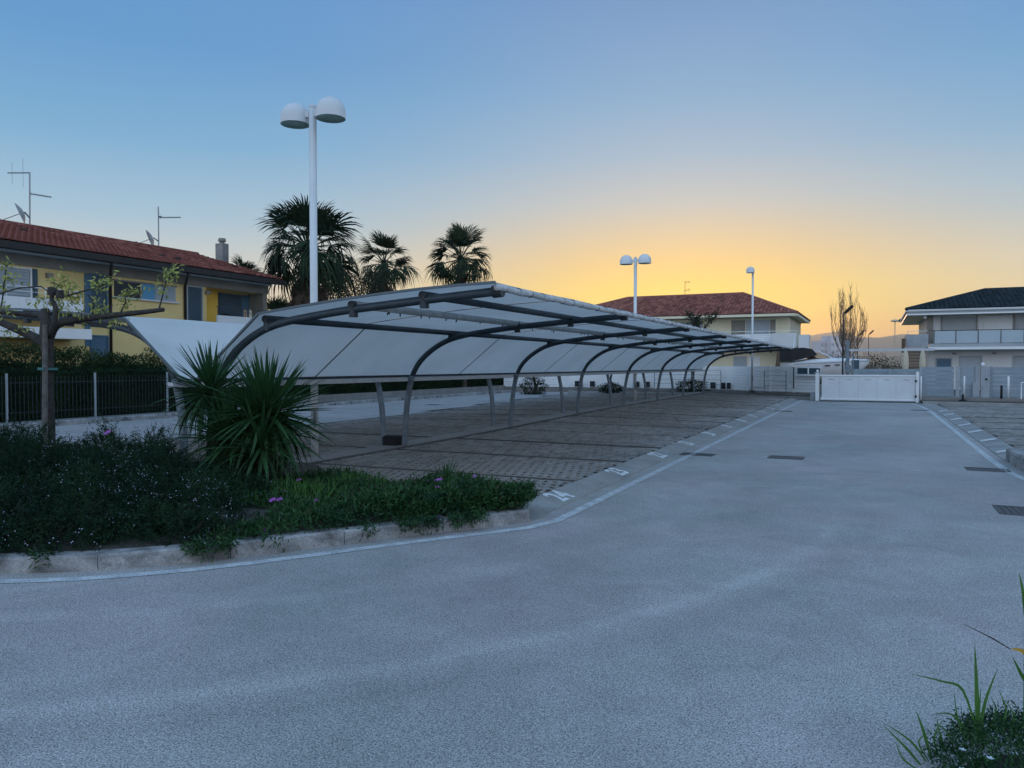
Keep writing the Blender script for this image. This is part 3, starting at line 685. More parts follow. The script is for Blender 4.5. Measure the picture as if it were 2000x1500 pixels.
def aerial(base, top, boom1, boom2, dish, lnb, label):
    r = empty('tv_aerial', base, label, 'aerial', 'aerials on the yellow house roof'); B, T = Vector(base), Vector(top)
    MB().tube([B-Vector((0, 0, .25)), T], .028, 8).build('mast', M['dish'], r)
    for (p0, p1, n, ln, mm_) in (boom1, boom2):
        p0, p1 = Vector(p0), Vector(p1); t = MB().tube([p0, p1], .022, 6); ax = Vector((0, 0, 1)) if mm_ else Vector((-.3, .1, 1)).normalized()
        for i in range(n):
            c = p0.lerp(p1, (i+.6)/n); l = ln*(1-.45*i/n); t.tube([c-ax*l/2, c+ax*l/2], .006, 4)
        t.build('antenna', M['aerial'], r)
    if dish:
        c = Vector(dish); d = (Vector(lnb)-c).normalized(); f_, u, v = frame(d); prof = [(0.001, 0), (.16, .015), (.30, .06), (.42, .12), (.425, .118)]; t = MB(); n = 18
        for (rr, h) in prof:
            for j in range(n): a = 2*math.pi*j/n; t.v.append(tuple(c+f_*h*1.3+(u*math.cos(a)+v*math.sin(a))*rr))
        for i in range(len(prof)-1):
            for j in range(n): a = i*n+j; b2 = i*n+(j+1) % n; t.f.append((a, b2, b2+n, a+n))
        ds = t.build('dish', M['dish'], r, True)
        MB().tube([c, Vector(lnb)-Vector((0, 0, .08)), Vector(lnb)], .014, 6).tube([Vector(lnb), Vector(lnb)+Vector((0, 0, .05))], .05, 8).build('receiver', M['aerial'], ds)
        MB().bar(c-d*.02, B.lerp(T, .18), .05, .05).build('dish_bracket', M['aerial'], ds)
    return r
aerial((-29.6, 19.07, 7.02), (-29.6, 19.1, 9.17), ((-29.6, 19.1, 9.15), (-30.95, 19.1, 9.29), 2, 1.1, 1), ((-29.6, 19.1, 8.35), (-28.35, 19.1, 8.10), 9, .16, 0), (-29.75, 18.95, 7.62), (-30.25, 18.3, 7.28), 'tallest aerial mast with a dish on the left end of the yellow house roof')
aerial((-29.6, 25.0, 7.02), (-29.6, 25.0, 8.95), ((-29.55, 25.0, 8.45), (-28.2, 25.0, 8.35), 8, .14, 0), ((-29.6, 25.0, 8.5), (-29.4, 25.0, 8.49), 1, .3, 0), (-29.78, 24.85, 7.52), (-30.2, 24.3, 7.25), 'shorter aerial mast with a dish nearer the chimney of the yellow house')

# ------------------------------------------------------------------ pale house with red roof, centre
rh = empty('red_roofed_house', (-15, 66, 0), 'cream two storey house with hipped red tiled roof behind the white fence', 'house')
Y1 = 62.28
b = MB(); b.box(-25, -5.82, Y1, 72, 0, 5.42); b.build('wall', M['cream'], rh)
def hip(parent, x0, x1, y0, y1, z, rx0, rx1, ry, rz, m, cu_, cv_, front=True, right=True, left=False):
    t = MB(); t.poly([(x0, y0, z), (x1, y0, z), (rx1, ry, rz), (rx0, ry, rz)]); t.poly([(x1, y0, z), (x1, y1, z), (rx1, ry, rz)]); t.poly([(x0, y1, z), (x0, y0, z), (rx0, ry, rz)]); t.poly([(x1, y1, z), (x0, y1, z), (rx0, ry, rz), (rx1, ry, rz)])
    o = t.build('roof', m, parent); L = math.hypot(ry-y0, rz-z)
    tiles(o, (x0, y0, z), (1, 0, 0), (0, ry-y0, rz-z), x1-x0, L, lambda a, c: a > (rx0-x0)*c/L+.1 and a < (x1-x0)-(x1-rx1)*c/L-.1, cu_, cv_, m, 0)
    if right:
        L2 = math.hypot(x1-rx1, rz-z)
        tiles(o, (x1, y0, z), (0, 1, 0), (rx1-x1, 0, rz-z), y1-y0, L2, lambda a, c: a > (ry-y0)*c/L2+.1 and a < (y1-y0)-(y1-ry)*c/L2-.1, cu_, cv_, m, 0)
    for (p, q_) in (((x0, y0, z), (rx0, ry, rz)), ((x1, y0, z), (rx1, ry, rz)), ((rx0, ry, rz), (rx1, ry, rz)), ((x1, y1, z), (rx1, ry, rz)), ((x0, y1, z), (rx0, ry, rz))):
        MB().tube([Vector(p)+Vector((0, 0, .05)), Vector(q_)+Vector((0, 0, .06))], .13, 7).build('ridge_tile', m, o)
    return o
hip(rh, -26, -5.2, 61.08, 73.4, 5.62, -20, -10, 67.1, 7.72, M['tile2'], .29, .42)
b = MB(); b.box(-26, -5.2, 61.08, 61.16, 5.44, 5.63); b.box(-5.28, -5.2, 61.16, 73.4, 5.44, 5.63); b.build('fascia', M['cream'], rh)
bx('soffit', M['cream'], rh, -25.95, -5.29, 61.17, 73.3, 5.46, 5.52)
for (x0, x1, z0, z1, mm_, nm) in ((-10.24, -9.12, 3.4, 5.25, 'concrete', 'panel'), (-14.2, -12.4, 3.4, 5.2, 'shutter', 'shutter'), (-18.2, -16.4, 3.4, 5.2, 'shutter2', 'shutter'), (-8.85, -8.0, 0, 2.42, 'white', 'door'), (-10.0, -8.98, 0, 2.42, 'shutter', 'door'), (-14.5, -13.2, .4, 2.4, 'shutter', 'door')):
    if nm == 'shutter': shutter(rh, M[mm_], Y1-.012, x0, x1, z0, z1, axis='x', step=.14, frame_m=M['cream'])
    else: bx(nm, M[mm_], rh, x0, x1, Y1-.03, Y1+.02, z0, z1)
shutter(rh, M['shutter'], Y1-.012, -9.06, -7.28, 3.4, 5.25, axis='x', step=.14)
bx('panel', M['concrete'], rh, -7.25, -6.85, Y1-.03, Y1+.02, 3.4, 5.25)
for xx in (-10.3, -6.85, -15.2): bx('pilaster', M['cream'], rh, xx, xx+.12, Y1-.08, Y1+.01, 3.3, 5.42)
bl = bx('balcony', M['greyren'], rh, -18, -6.98, 60.9, Y1-.002, 3.05, 3.25)
for i in range(6): bx('slat', M['fencewhite'], bl, -18, -7.0, 60.92, 60.96, 3.27+.14*i, 3.38+.14*i)
MB().tube([(-18, 60.95, 4.3), (-5.2, 60.95, 4.3)], .025, 6).build('handrail', M['white'], bl)
b = MB()
for i in range(8): b.tube([(-18+1.55*i, 60.95, 3.3), (-18+1.55*i, 60.95, 4.3)], .02, 6)
b.build('handrail_post', M['white'], bl)
bx('stair_parapet', M['greyren'], rh, -6.95, -5.18, 60.5, 60.62, 3.03, 4.12)
bx('landing', M['greyren'], rh, -6.95, -5.18, 60.63, 62.2, 3.03, 3.2)
bx('stair_parapet', M['greyren'], rh, -5.02, -4.3, 60.4, 61.6, 2.95, 3.98)
st = empty('staircase', (-5.8, 59, 0), kind=None); st.parent = rh; st.location = Vector((-5.8, 59, 0))-WL[rh.name]
for i in range(14):
    z = 3.0*(i+.5)/14; y = 57.2+3.4*i/14; bx('step', M['brown'], st, -6.5-.0*i, -5.45, y, y+.26, z-.16, z+.06)
MB().bar((-5.36, 57.0, .1), (-5.36, 60.7, 3.25), .09, .36).build('stringer', M['greyren'], st)
MB().tube([(-5.3, 57.0, 1.0), (-5.3, 60.6, 4.1)], .025, 6).build('handrail', M['white'], st)
bx('stair_wall', M['greyren'], rh, -5.25, -4.7, 60.6, 61.4, 0, 2.95)
ar = empty('tv_aerial', (-14.9, 67, 7.7), 'small bare aerial on the ridge of the cream house', 'aerial')
t = MB(); t.tube([(-14.9, 67, 7.6), (-14.9, 67, 9.05)], .02, 6); t.tube([(-14.9, 67, 8.95), (-14.5, 67, 8.95)], .015, 5); t.tube([(-15.0, 67, 8.2), (-14.5, 67, 8.28)], .015, 5)
for xx in (-14.75, -14.6, -14.5): t.tube([(xx, 67, 8.85), (xx, 67, 9.05)], .01, 4); t.tube([(xx, 67, 8.16), (xx, 67, 8.4)], .01, 4)
t.build('mast', M['aerial'], ar)

# ------------------------------------------------------------------ grey house, right
gh = empty('grey_house', (9, 66, 0), 'grey two storey house with dark hipped roof and glass balcony on the right', 'house')
Y2 = 62.17
MB().box(3.46, 18, Y2, 74, 0, 5.3).build('wall', M['greyren'], gh)
hip(gh, 2.05, 19, 60.97, 76.3, 5.62, 7.45, 14, 66.4, 7.25, M['slate'], .30, .42, right=False)
b = MB(); b.box(2.05, 19, 60.97, 61.03, 5.50, 5.63); b.box(2.05, 2.11, 61.03, 76.3, 5.50, 5.63); b.build('gutter', M['greyren'], gh)
b = MB(); b.box(2.12, 19, 61.06, 61.12, 5.34, 5.5); b.box(2.14, 2.2, 61.12, 76.2, 5.34, 5.5); b.build('fascia', M['shutter2'], gh)
b = MB(); b.box(2.1, 19, 61.0, 61.055, 5.24, 5.335); b.box(2.1, 2.14, 61.06, 76.2, 5.24, 5.335); b.build('fascia', M['white'], gh)
bx('soffit', M['cream'], gh, 2.21, 19, 61.13, 76.1, 5.26, 5.3)
bx('corner_pier', M['concrete'], gh, 3.40, 3.80, Y2-.16, Y2-.003, 3.2, 5.24)
for (x0, x1, nm) in ((4.36, 6.42, 's'), (8.72, 10.9, 's')): shutter(gh, M['shutter2'], Y2-.014, x0, x1, 3.25, 5.1, axis='x', step=.13)
for xx in (4.28, 6.44, 8.62): bx('pilaster', M['concrete'], gh, xx, xx+.07, Y2-.10, Y2-.002, 3.25, 5.2)
bx('infill_panel', M['greyren'], gh, 6.9, 8.55, Y2-.06, Y2-.003, 3.25, 5.15)
gb = bx('balcony', M['shutter2'], gh, 3.5, 19, 60.95, Y2-.17, 2.98, 3.22)
bx('slab_edge', M['white'], gb, 3.45, 19, 60.88, 60.947, 2.80, 2.98)
for i in range(9):
    x0 = 3.8+1.32*i; bx('glass_panel', M['glass'], gb, x0+.03, x0+1.29, 60.98, 61.0, 3.25, 4.08)
    bx('glass_post', M['bracket'], gb, x0-.02, x0+.02, 60.96, 61.02, 3.22, 4.14)
MB().tube([(3.5, 60.99, 4.13), (19, 60.99, 4.13)], .025, 6).build('handrail', M['bracket'], gb)
sp_ = bx('side_parapet', M['pillar'], gh, 2.1, 3.44, 60.9, 61.05, 2.95, 3.88)
bx('side_parapet', M['pillar'], gh, 2.1, 2.2, 61.06, 66, 2.95, 3.88)
MB().tube([(2.15, 60.95, 4.12), (3.4, 60.95, 4.12)], .02, 6).tube([(2.15, 60.95, 3.88), (2.15, 60.95, 4.12)], .02, 6).build('handrail', M['white'], gh)
bx('chimney_breast', M['brown'], gh, 1.78, 2.02, 60.6, 61.2, 2.6, 3.6)
for (x0, x1, z0, z1, mm_) in ((4.05, 4.92, .2, 2.17, 'blue'), (5.52, 6.74, .2, 2.31, 'shutter'), (8.7, 9.9, .2, 2.3, 'shutter')):
    d_ = bx('door', M[mm_], gh, x0, x1, Y2-.04, Y2-.003, z0, z1)
    t = MB(); t.box(x0-.08, x0-.003, Y2-.08, Y2-.002, z0, z1+.08); t.box(x1+.003, x1+.08, Y2-.08, Y2-.002, z0, z1+.08); t.box(x0-.003, x1+.003, Y2-.08, Y2-.002, z1+.003, z1+.08); t.build('frame', M['shutter2'], d_)
for xx in (5.0, 7.4): bx('wall_lamp', M['concrete'], gh, xx, xx+.25, Y2-.12, Y2-.003, 2.5, 2.6)
MB().lathe([(.10, -.1), (.10, .1), (.001, .12)], (3.25, 61.5, 5.1), 10).build('porch_lamp', M['white'], gh)
lou = empty('louvred_screen', (2.6, 62, 0), 'brown louvred screen under the side balcony of the grey house', 'screen')
for i in range(18): bx('slat', M['brown'], lou, 2.05, 3.25, 61.6, 61.66, 1.0+.105*i, 1.08+.105*i)
for xx in (2.0, 3.26): bx('post', M['brown'], lou, xx, xx+.05, 61.58, 61.68, .2, 2.93)
for i, (x, y) in enumerate(((1.95, 58.2), (3.02, 59.2))):
    MB().lathe([(.001, 2.75), (.05, 2.7), (.17, 2.2), (.21, 1.6), (.15, .9), (.05, .75), (.03, .3), (.03, 0)], (x, y, .2), 9).build('folded_parasol', M['parasol'], None, False, label=('folded cream parasol at the left end of the brown screen', 'folded cream parasol in front of the right end of the brown screen')[i], cat='parasol', group='folded parasols by the grey house')

# ------------------------------------------------------------------ far boundary: gate, fences, posts
gt = empty('sliding_gate', (-.25, 39.3, 0), 'low white sheet metal sliding gate closing the far end of the lane', 'gate')
for i in range(5):
    x0 = -2.22+.79*i; bx('panel', M['gatewhite'], gt, x0+.004, x0+.786, 39.28, 39.32, .17, 1.20)
    MB().bar((x0+.30, 39.275, 1.06), (x0+.55, 39.275, 1.04), .012, .03).build('vent_slot', M['shutter2'], gt)
b = MB(); b.box(-2.26, 1.74, 39.25, 39.35, 1.203, 1.27); b.box(-2.26, 1.74, 39.25, 39.35, .09, .167); b.build('rail', M['white'], gt)
bx('gate_post', M['white'], gt, 1.75, 1.87, 39.2, 39.38, .02, 1.42)
for z in (1.0, .3): bx('hinge', M['black'], gt, 1.70, 1.78, 39.15, 39.197, z-.05, z+.05)
bx('track', M['iron'], gt, -2.3, 1.95, 39.27, 39.33, .004, .05)
gp = empty('gate_pillar', (-2.42, 39.5, 0), 'white gate pillar with a small lamp at the left end of the gate', 'pillar')
bx('pillar', M['white'], gp, -2.50, -2.34, 39.35, 39.6, .02, 1.34)
bx('cap', M['shutter2'], gp, -2.56, -2.2, 39.33, 39.62, 1.343, 1.38)
MB().lathe([(.05, 0), (.05, .1), (.001, .13)], (-2.42, 39.45, 1.383), 8).build('beacon', M['white'], gp)
bx('motor_box', M['pillar'], None, -2.75, -2.35, 39.65, 40.05, 0, .42, label='grey gate motor box on the ground left of the white gate', cat='box', bevel=.02)
def fence_run(name, P, zb, zt, m, label, cat, nslat, pitch, wallm, gap=.22, openings=(), post_m=None, grp=None):
    r = empty(name, (P[0][0], P[0][1], 0), label, cat, grp)
    for (a, c) in zip(P, P[1:]):
        A, B = Vector(a+(0,)), Vector(c+(0,)); n = max(1, round((B-A).length/pitch)); d = (B-A).normalized()
        MB().bar(A+Vector((0, 0, zb/2-.03)), B+Vector((0, 0, zb/2-.03)), .28, zb+.06).build('base_wall', wallm, r)
        for i in range(n):
            p, q_ = A.lerp(B, i/n), A.lerp(B, (i+1)/n)
            MB().bar(p+Vector((0, 0, zb)), p+Vector((0, 0, zt+.02)), .09, .09, up=d).build('post', post_m or m, r)
            for k in range(nslat):
                z0 = zb+.02+(zt-zb-.02)*(k+gap/2)/nslat; z1 = zb+.02+(zt-zb-.02)*(k+1-gap/2)/nslat; jj = random.uniform(-.008, .008)
                MB().bar(p+d*.05+Vector((0, 0, (z0+z1)/2)), q_-d*.05+Vector((0, 0, (z0+z1)/2+jj)), .03, z1-z0).build('slat', m, r)
    return r
FW = [(-22.0, 45.6), (-16.4, 46.3), (-9.2, 46.1), (-6.35, 44.4), (-2.5, 41.85)]
wf_ = fence_run('slatted_fence', FW, .30, 1.66, M['fencewhite'], 'long white fence of horizontal boards behind the carport and single lamp', 'fence', 8, 1.6, M['lowwall'], gap=.10)
for (x, y, dx) in ((-17.2, 46.1, .5), (-16.2, 46.15, .3), (-13.3, 46.1, .3), (-12.6, 46.1, .25), (-8.6, 45.6, .28), (-7.95, 45.2, .26), (-7.55, 44.95, .2)):
    MB().box(x, x+dx, y-.16, y-.05, .36, .72).build('vent_opening', M['dark'], wf_)
# wire frames standing in front of the boards
def hoop(x0, y0, x1, y1, z0, z1, label):
    r = empty('wire_railing', (x0, y0, z0), label, 'railing', 'thin wire railings before the white fence')
    A, B = Vector((x0, y0, 0)), Vector((x1, y1, 0)); t = MB()
    for p in (A, B): t.tube([p+Vector((0, 0, z0)), p+Vector((0, 0, z1))], .022, 6)
    t.build('post', M['galv'], r); t = MB()
    for k in range(4): z = z1-(z1-z0)*k/4.2; t.tube([A+Vector((0, 0, z)), B+Vector((0, 0, z))], .009, 5)
    t.build('wire', M['galv'], r)
hoop(-12.0, 45.75, -7.9, 44.9, .3, 1.42, 'thin wire railing before the white fence under the canopy end')
hoop(-5.35, 43.5, -4.15, 42.65, .3, 1.42, 'short wire railing before the white fence right of the single lamp')
MB().bar((-3.75, 42.4, .5), (-3.75, 42.4, 1.62), .06, .05, up=(0, 1, 0)).build('fence_strip', M['dark'], wf_)
# small car seen over the fence end
sm = empty('blue_sign_board', (-3.0, 42.6, 1.0), 'dark blue glossy board with pale rim above the fence end by the gate', 'board')
b = MB(); b.bar((-3.55, 42.35, 1.42), (-2.45, 41.6, 1.42), .05, .30); b.build('board', M['navy'], sm)
b = MB(); b.bar((-3.58, 42.34, 1.62), (-2.42, 41.57, 1.62), .07, .07); b.bar((-3.58, 42.34, 1.21), (-2.42, 41.57, 1.21), .07, .08); b.build('rim', M['white'], sm)
bx('mullion', M['white'], sm, -3.04, -2.98, 41.9, 41.99, 1.25, 1.59)

gf = fence_run('board_fence', [(1.98, 40.0), (3.35, 40.0)], .28, 1.64, M['fencegrey'], 'short blue grey board fence right beside the white gate', 'fence', 7, 1.35, M['lowwall'], gap=.06, post_m=M['pillar'])
g2 = empty('garden_gate', (3.75, 40, .28), 'narrow blue grey board gate between two grey posts', 'gate')
for k in range(7): bx('slat', M['fencegrey'], g2, 3.56, 4.12, 39.98, 40.02, .32+.19*k, .50+.19*k)
for xx in (3.38, 4.13): bx('post', M['pillar'], g2, xx, xx+.14, 39.92, 40.06, .28, 1.68)
bx('intercom', M['pillar'], g2, 4.02, 4.27, 39.78, 39.9, .3, .95)
pl = empty('gate_pillar', (4.6, 40, .28), 'broad pale concrete pillar with a round lamp on top', 'pillar')
bx('pillar', M['pillar'], pl, 4.33, 4.68, 39.85, 40.15, .28, 1.66)
MB().lathe([(.03, 0), (.06, .04), (.07, .10), (.045, .16), (.001, .175)], (4.42, 40, 1.663), 10).build('lamp_globe', M['white'], pl, True)
bx('keyhole_plate', M['black'], pl, 4.50, 4.58, 39.82, 39.847, 1.05, 1.13)
fence_run('board_fence', [(4.75, 40.0), (10.75, 39.7)], .28, 1.64, M['fencegrey'], 'blue grey board fence right of the broad pillar, reaching the frame edge', 'fence', 7, 1.5, M['lowwall'], gap=.06, post_m=M['fencegrey'])
bx('low_wall', M['lowwall'], None, 1.92, 16, 39.25, 39.8, -.02, .27, label='low grey concrete wall at the foot of the blue grey board fences', cat='wall')
bx('planting_strip', M['soil'], None, 1.9, 16, 38.0, 39.24, -.04, .14, kind='structure')
MB().prism([(-17, 44.9), (-9, 44.8), (-6.6, 43.6), (-2.5, 40.2), (-2.5, 41.7), (-6.4, 44.2), (-9.2, 45.9), (-17, 46)], -.04, .15).build('planting_strip', M['soil'], kind='structure')
for i, (x, y, z0, z1, rr, mm_, lab) in enumerate(((1.95, 39.1, .02, 1.22, .03, 'white', 'thin white pole right against the gate post'), (3.62, 39.0, .27, 1.24, .035, 'white', 'thin white pole before the narrow board gate'), (5.25, 38.9, .27, 1.24, .04, 'white', 'thin white pole before the right hand board fence'), (5.0, 38.9, .27, .85, .045, 'black', 'short black bollard before the right hand board fence'))):
    MB().tube([(x, y, z0), (x, y, z1-.02), (x, y, z1)], [rr, rr, rr*.5], 8).build('bollard', M[mm_], None, True, label=lab, cat='post', group='posts before the board fence')
t = MB(); t.tube([(5.72, 38.9, .27), (5.72, 38.9, .98), (6.6, 38.85, .98), (6.6, 38.85, .27)], .03, 6)
t.build('hoop_barrier', M['white'], None, label='white tubular hoop barrier at the right edge before the board fence', cat='barrier')
MB().lathe([(.16, 0), (.15, .06), (.05, .09), (.04, .3), (.001, .31)], (3.55, 38.75, .14), 8).build('floor_light', M['black'], None, label='small black stake light on the strip below the narrow board gate', cat='light')
# fence beyond the gate and the beam on a post
fence_run('board_fence', [(-1.0, 46.0), (2.6, 46.0)], .2, 1.52, M['fencegrey'], 'blue grey board fence beyond the gate, seen just over its top', 'fence', 6, 1.8, M['lowwall'], gap=.06, post_m=M['pillar'])
pg = empty('entrance_portal', (-1.15, 42, 0), 'tall steel post carrying one long pale beam over the entrance', 'portal')
MB().bar((-1.18, 42, 0), (-1.18, 42, 2.95), .16, .14, up=(0, 1, 0)).build('post', M['galv'], pg)
MB().bar((-.92, 42, 0), (-.92, 42, 2.4), .06, .06, up=(0, 1, 0)).build('post', M['galv'], pg)
MB().bar((-1.1, 42, 2.47), (2.65, 42.0, 2.47), .12, .11).build('beam', M['beam'], pg)
bx('junction_box', M['galv'], pg, -1.32, -1.02, 41.85, 41.91, 1.35, 1.72)
def panel_lamp(x, y, h, hl, label):
    r = empty('street_lamp', (x, y, 0), label, 'street lamp', 'thin dark flat panel street lamps')
    MB().tube([(x, y, 0), (x, y, h-.3), (x+.04, y, h-.1), (x+.16, y, h)], [.05, .035, .03, .03], 8).build('pole', M['bracket'], r, True)
    MB().bar((x+.08, y, h-.14), (x+.08+hl*.72, y, h-.14+hl*.72), .30, .15).build('lamp_head', M['black'], r)
panel_lamp(-1.55, 46.5, 4.75, .56, 'tallest dark flat panel lamp rising before the bare tree')
panel_lamp(-1.34, 76.8, 4.55, .68, 'second dark flat panel lamp, smaller, right of the bare tree')
panel_lamp(-.55, 99, 5.5, .6, 'tiny third dark panel lamp farthest off above the hills')
ml = empty('street_lamp', (1.86, 84, 0), 'slender pale mushroom lamp far off beside the grey house eave', 'street lamp')
MB().tube([(1.86, 84, 0), (1.86, 84, 6.0)], .04, 8).build('pole', M['parasol'], ml)
MB().lathe([(.05, -.1), (.38, -.06), (.40, 0), (.25, .12), (.001, .17)], (1.86, 84, 6.05), 14).build('lamp_head', M['parasol'], ml, True)

# ------------------------------------------------------------------ motor boat beyond the gate
bt = empty('motor_boat', (-2.2, 52, 0), 'white motor boat with black canopy laid up behind the fence', 'boat')
S0, S1 = Vector((-4.9, 50.7, 0)), Vector((-.25, 52.95, 0)); dv = (S1-S0).normalized(); pv_ = Vector((-dv.y, dv.x, 0)); LB = (S1-S0).length
def bp(t, s_, z): return S0+dv*(t*LB)+pv_*s_+Vector((0, 0, z))
def loft(rows, m, name, parent, caps=True, smooth=True):
    t = MB(); n = len(rows[0])
    for rw in rows: t.v += [tuple(p) for p in rw]
    for i in range(len(rows)-1):
        for j in range(n-1): a = i*n+j; t.f.append((a, a+1, a+n+1, a+n))
    if caps: t.f.append(tuple(range(n))[::-1]); t.f.append(tuple(range((len(rows)-1)*n, len(rows)*n)))
    return t.build(name, m, parent, smooth)
rows = []
for t_ in np.linspace(0, 1, 13):
    hw = 1.15*(1-max(0, (t_-.45)/.55)**2.2)+.02; keel = .55+1.25*max(0, (t_-.5)/.5)**2.2; top = 1.88+.20*t_
    rows.append([bp(t_, -hw, top), bp(t_, -hw*.98, top-.16), bp(t_, -hw*.80, (keel+top)/2-.12), bp(t_, 0, keel), bp(t_, hw*.80, (keel+top)/2-.12), bp(t_, hw*.98, top-.16), bp(t_, hw, top)])
hull = loft(rows, M['boat'], 'hull', bt)
rows = []
for t_ in np.linspace(.02, .97, 12):
    hw = 1.02*(1-max(0, (t_-.45)/.55)**2.2)+.01; top = 1.885+.20*t_; cr = .16*smooth01(t_, .0, .3)*(1-smooth01(t_, .55, .97))+.03
    rows.append([bp(t_, -hw, top), bp(t_, -hw*.8, top+cr*.8), bp(t_, 0, top+cr), bp(t_, hw*.8, top+cr*.8), bp(t_, hw, top)])
loft(rows, M['boat'], 'deck', bt)
MB().tube([bp(k_/12, -(1.15*(1-max(0, (k_/12-.45)/.55)**2.2)+.03), 1.80+.20*k_/12) for k_ in range(13)], .022, 5).build('rub_rail', M['shutter2'], hull)
for (t_, z) in ((.18, 1.62), (.40, 1.70), (.52, 1.74)):
    c = bp(t_, -1.16, z); MB().bar(c-dv*.16, c+dv*.16, .03, .07).build('porthole', M['dark'], hull)
MB().bar(bp(.62, -1.02, 1.72), bp(.62, -1.02, 2.0), .12, .08, up=dv).build('fender', M['black'], bt)
loft([[bp(.30, -.75, 2.15), bp(.26, -.72, 2.42), bp(.26, .72, 2.42), bp(.30, .75, 2.15)], [bp(.47, -.72, 2.12), bp(.34, -.55, 2.52), bp(.34, .55, 2.52), bp(.47, .72, 2.12)]], M['tan'], 'windscreen', bt, smooth=False)
MB().tube([bp(.30, -.8, 2.62), bp(.48, -.82, 2.18)], .035, 6).build('windscreen_frame', M['white'], bt)
loft([[bp(-.02, -1.0, 1.95), bp(-.02, -.9, 2.72), bp(-.02, .9, 2.72), bp(-.02, 1.0, 1.95)], [bp(.12, -1.0, 2.12), bp(.12, -.95, 2.8), bp(.12, .95, 2.8), bp(.12, 1.0, 2.12)], [bp(.30, -.9, 2.36), bp(.24, -.85, 2.72), bp(.24, .85, 2.72), bp(.30, .9, 2.36)]], M['black'], 'canopy', bt, smooth=False)
t = MB(); pts = [bp(.55+.44*i/6, -(.95*(1-max(0, (.1+.44*i/6)/.55)**2.2)), 2.28+.03*i/6) for i in range(7)]; t.tube(pts, .014, 5)
for p in pts[::2]: t.tube([p, p-Vector((0, 0, .3))], .012, 5)
t.build('pulpit_rail', M['dish'], bt)
for t_ in (.2, .6): MB().box(*[v for c in [bp(t_, 0, 0)] for v in (c.x-.3, c.x+.3, c.y-.6, c.y+.6)], 0, .75).build('cradle', M['concrete'], bt)
ob = empty('covered_outboard', (-.95, 48.6, 0), 'dark boxy cover standing on a pale block under the boat bow', 'cover')
bx('cover', M['navy'], ob, -1.15, -.75, 48.4, 48.8, 1.5, 2.02); bx('block', M['concrete'], ob, -1.2, -.6, 48.3, 48.9, 0, 1.497)

# far apartment block
ab = empty('apartment_block', (-20, 300, 0), 'pale stepped apartment block far off behind the bare tree', 'building')
def faroff(px, d):   # metres to the right of the view axis at depth d
    f_ = Vector((-math.sin(R(25.2)), math.cos(R(25.2)), 0)); r_ = Vector((math.cos(R(25.2)), math.sin(R(25.2)), 0)); return f_*d+r_*((px-1000)/1500*d)
for (pa, pb, d, h) in ((1602, 1624, 300, 11.4), (1622, 1648, 296, 13.2), (1646, 1662, 305, 11.6)):
    A, B = faroff(pa, d), faroff(pb, d); dd = (B-A).normalized(); wl = MB().prism([(A.x, A.y), (B.x, B.y), (B.x-dd.y*9, B.y+dd.x*9), (A.x-dd.y*9, A.y+dd.x*9)], 0, h).build('wall', M['aptwall'], ab)
    for k in range(4):
        for i in range(3):
            c = A.lerp(B, (i+.5)/3); n_ = Vector((dd.y, -dd.x, 0)); MB().bar(c-dd*.5+n_*.05+Vector((0, 0, 2+2.6*k)), c+dd*.5+n_*.05+Vector((0, 0, 2+2.6*k)), .1, 1.1).build('window', M['shutter2'], wl)

# ------------------------------------------------------------------ left boundary: pavement wall, picket fence, hedge, shrubs
bx('garden_wall', M['lowwall'], None, -22.15, -21.95, 21.4, 48, .08, .40, label='long low concrete wall under the hedge beyond the side road', cat='wall')
pf_ = empty('picket_fence', (-21.9, 15, .1), 'dark thin picket fence with pale posts before the clipped hedge', 'fence')
yy = 8.0; k = 0
while yy < 21.3:
    if k % 22 == 0: MB().box(-21.93, -21.87, yy-.019, yy+.019, .1, 1.48).build('post', M['pillar'], pf_)
    else: MB().box(-21.915, -21.90, yy-.007, yy+.007, .16, 1.40).build('picket', M['bracket'], pf_)
    yy += .1225; k += 1
for z in (.35, 1.2): MB().box(-21.935, -21.918, 8, 21.3, z, z+.02).build('rail', M['bracket'], pf_)
def lumpbox(x0, x1, y0, y1, z0, z1, amp, n=60):
    t = MB(); k = 9
    for i in range(n+1):
        y = y0+(y1-y0)*i/n; h = z1+amp*(math.sin(y*1.9)*.5+math.sin(y*4.3+1)*.3+math.sin(y*.7)*.4)
        prof = [(x1, z0), (x1+.03*math.sin(y*3), z0+(h-z0)*.5), (x1-.06, h-.12), (x1-.25, h), (x0+.25, h), (x0+.06, h-.12), (x0, z0)]
        t.v += [(a, y, b_) for a, b_ in prof]; k = len(prof)
    for i in range(n):
        for j in range(k-1): a = i*k+j; t.f.append((a, a+1, a+k+1, a+k))
    t.f.append(tuple(range(k))); t.f.append(tuple(range(n*k, n*k+k))[::-1]); return t
hd = empty('clipped_hedge', (-22.7, 20, .1), 'long dark clipped hedge along the side road behind the picket fence', 'hedge')
lumpbox(-23.3, -22.25, 4, 49, .1, 1.62, .05, 120).build('core', M['hedge'], hd)
n = 46000; y = 6+42*rng.random(n)**1.15; side = rng.random(n); h = 1.64+.06*np.sin(y*1.9)+.05*rng.normal(size=n)
front = side < .72
x = np.where(front, -22.2+.05*rng.normal(size=n), -22.25-1.0*rng.random(n)); z = np.where(front, .12+(h-.12)*rng.random(n), h)
d = rand_dirs(n, .2); d[:, 0] += np.where(front, .7, 0); d[:, 2] += np.where(front, 0, .6)
link('foliage', quads_mesh('foliage', np.c_[x, y, z]-np.array([-22.7, 20, .1]), d, rand_dirs(n), .05+.05*rng.random(n), .035+.02*rng.random(n), M['hedge']), hd, (-22.7, 20, .1))['kind'] = 'stuff'
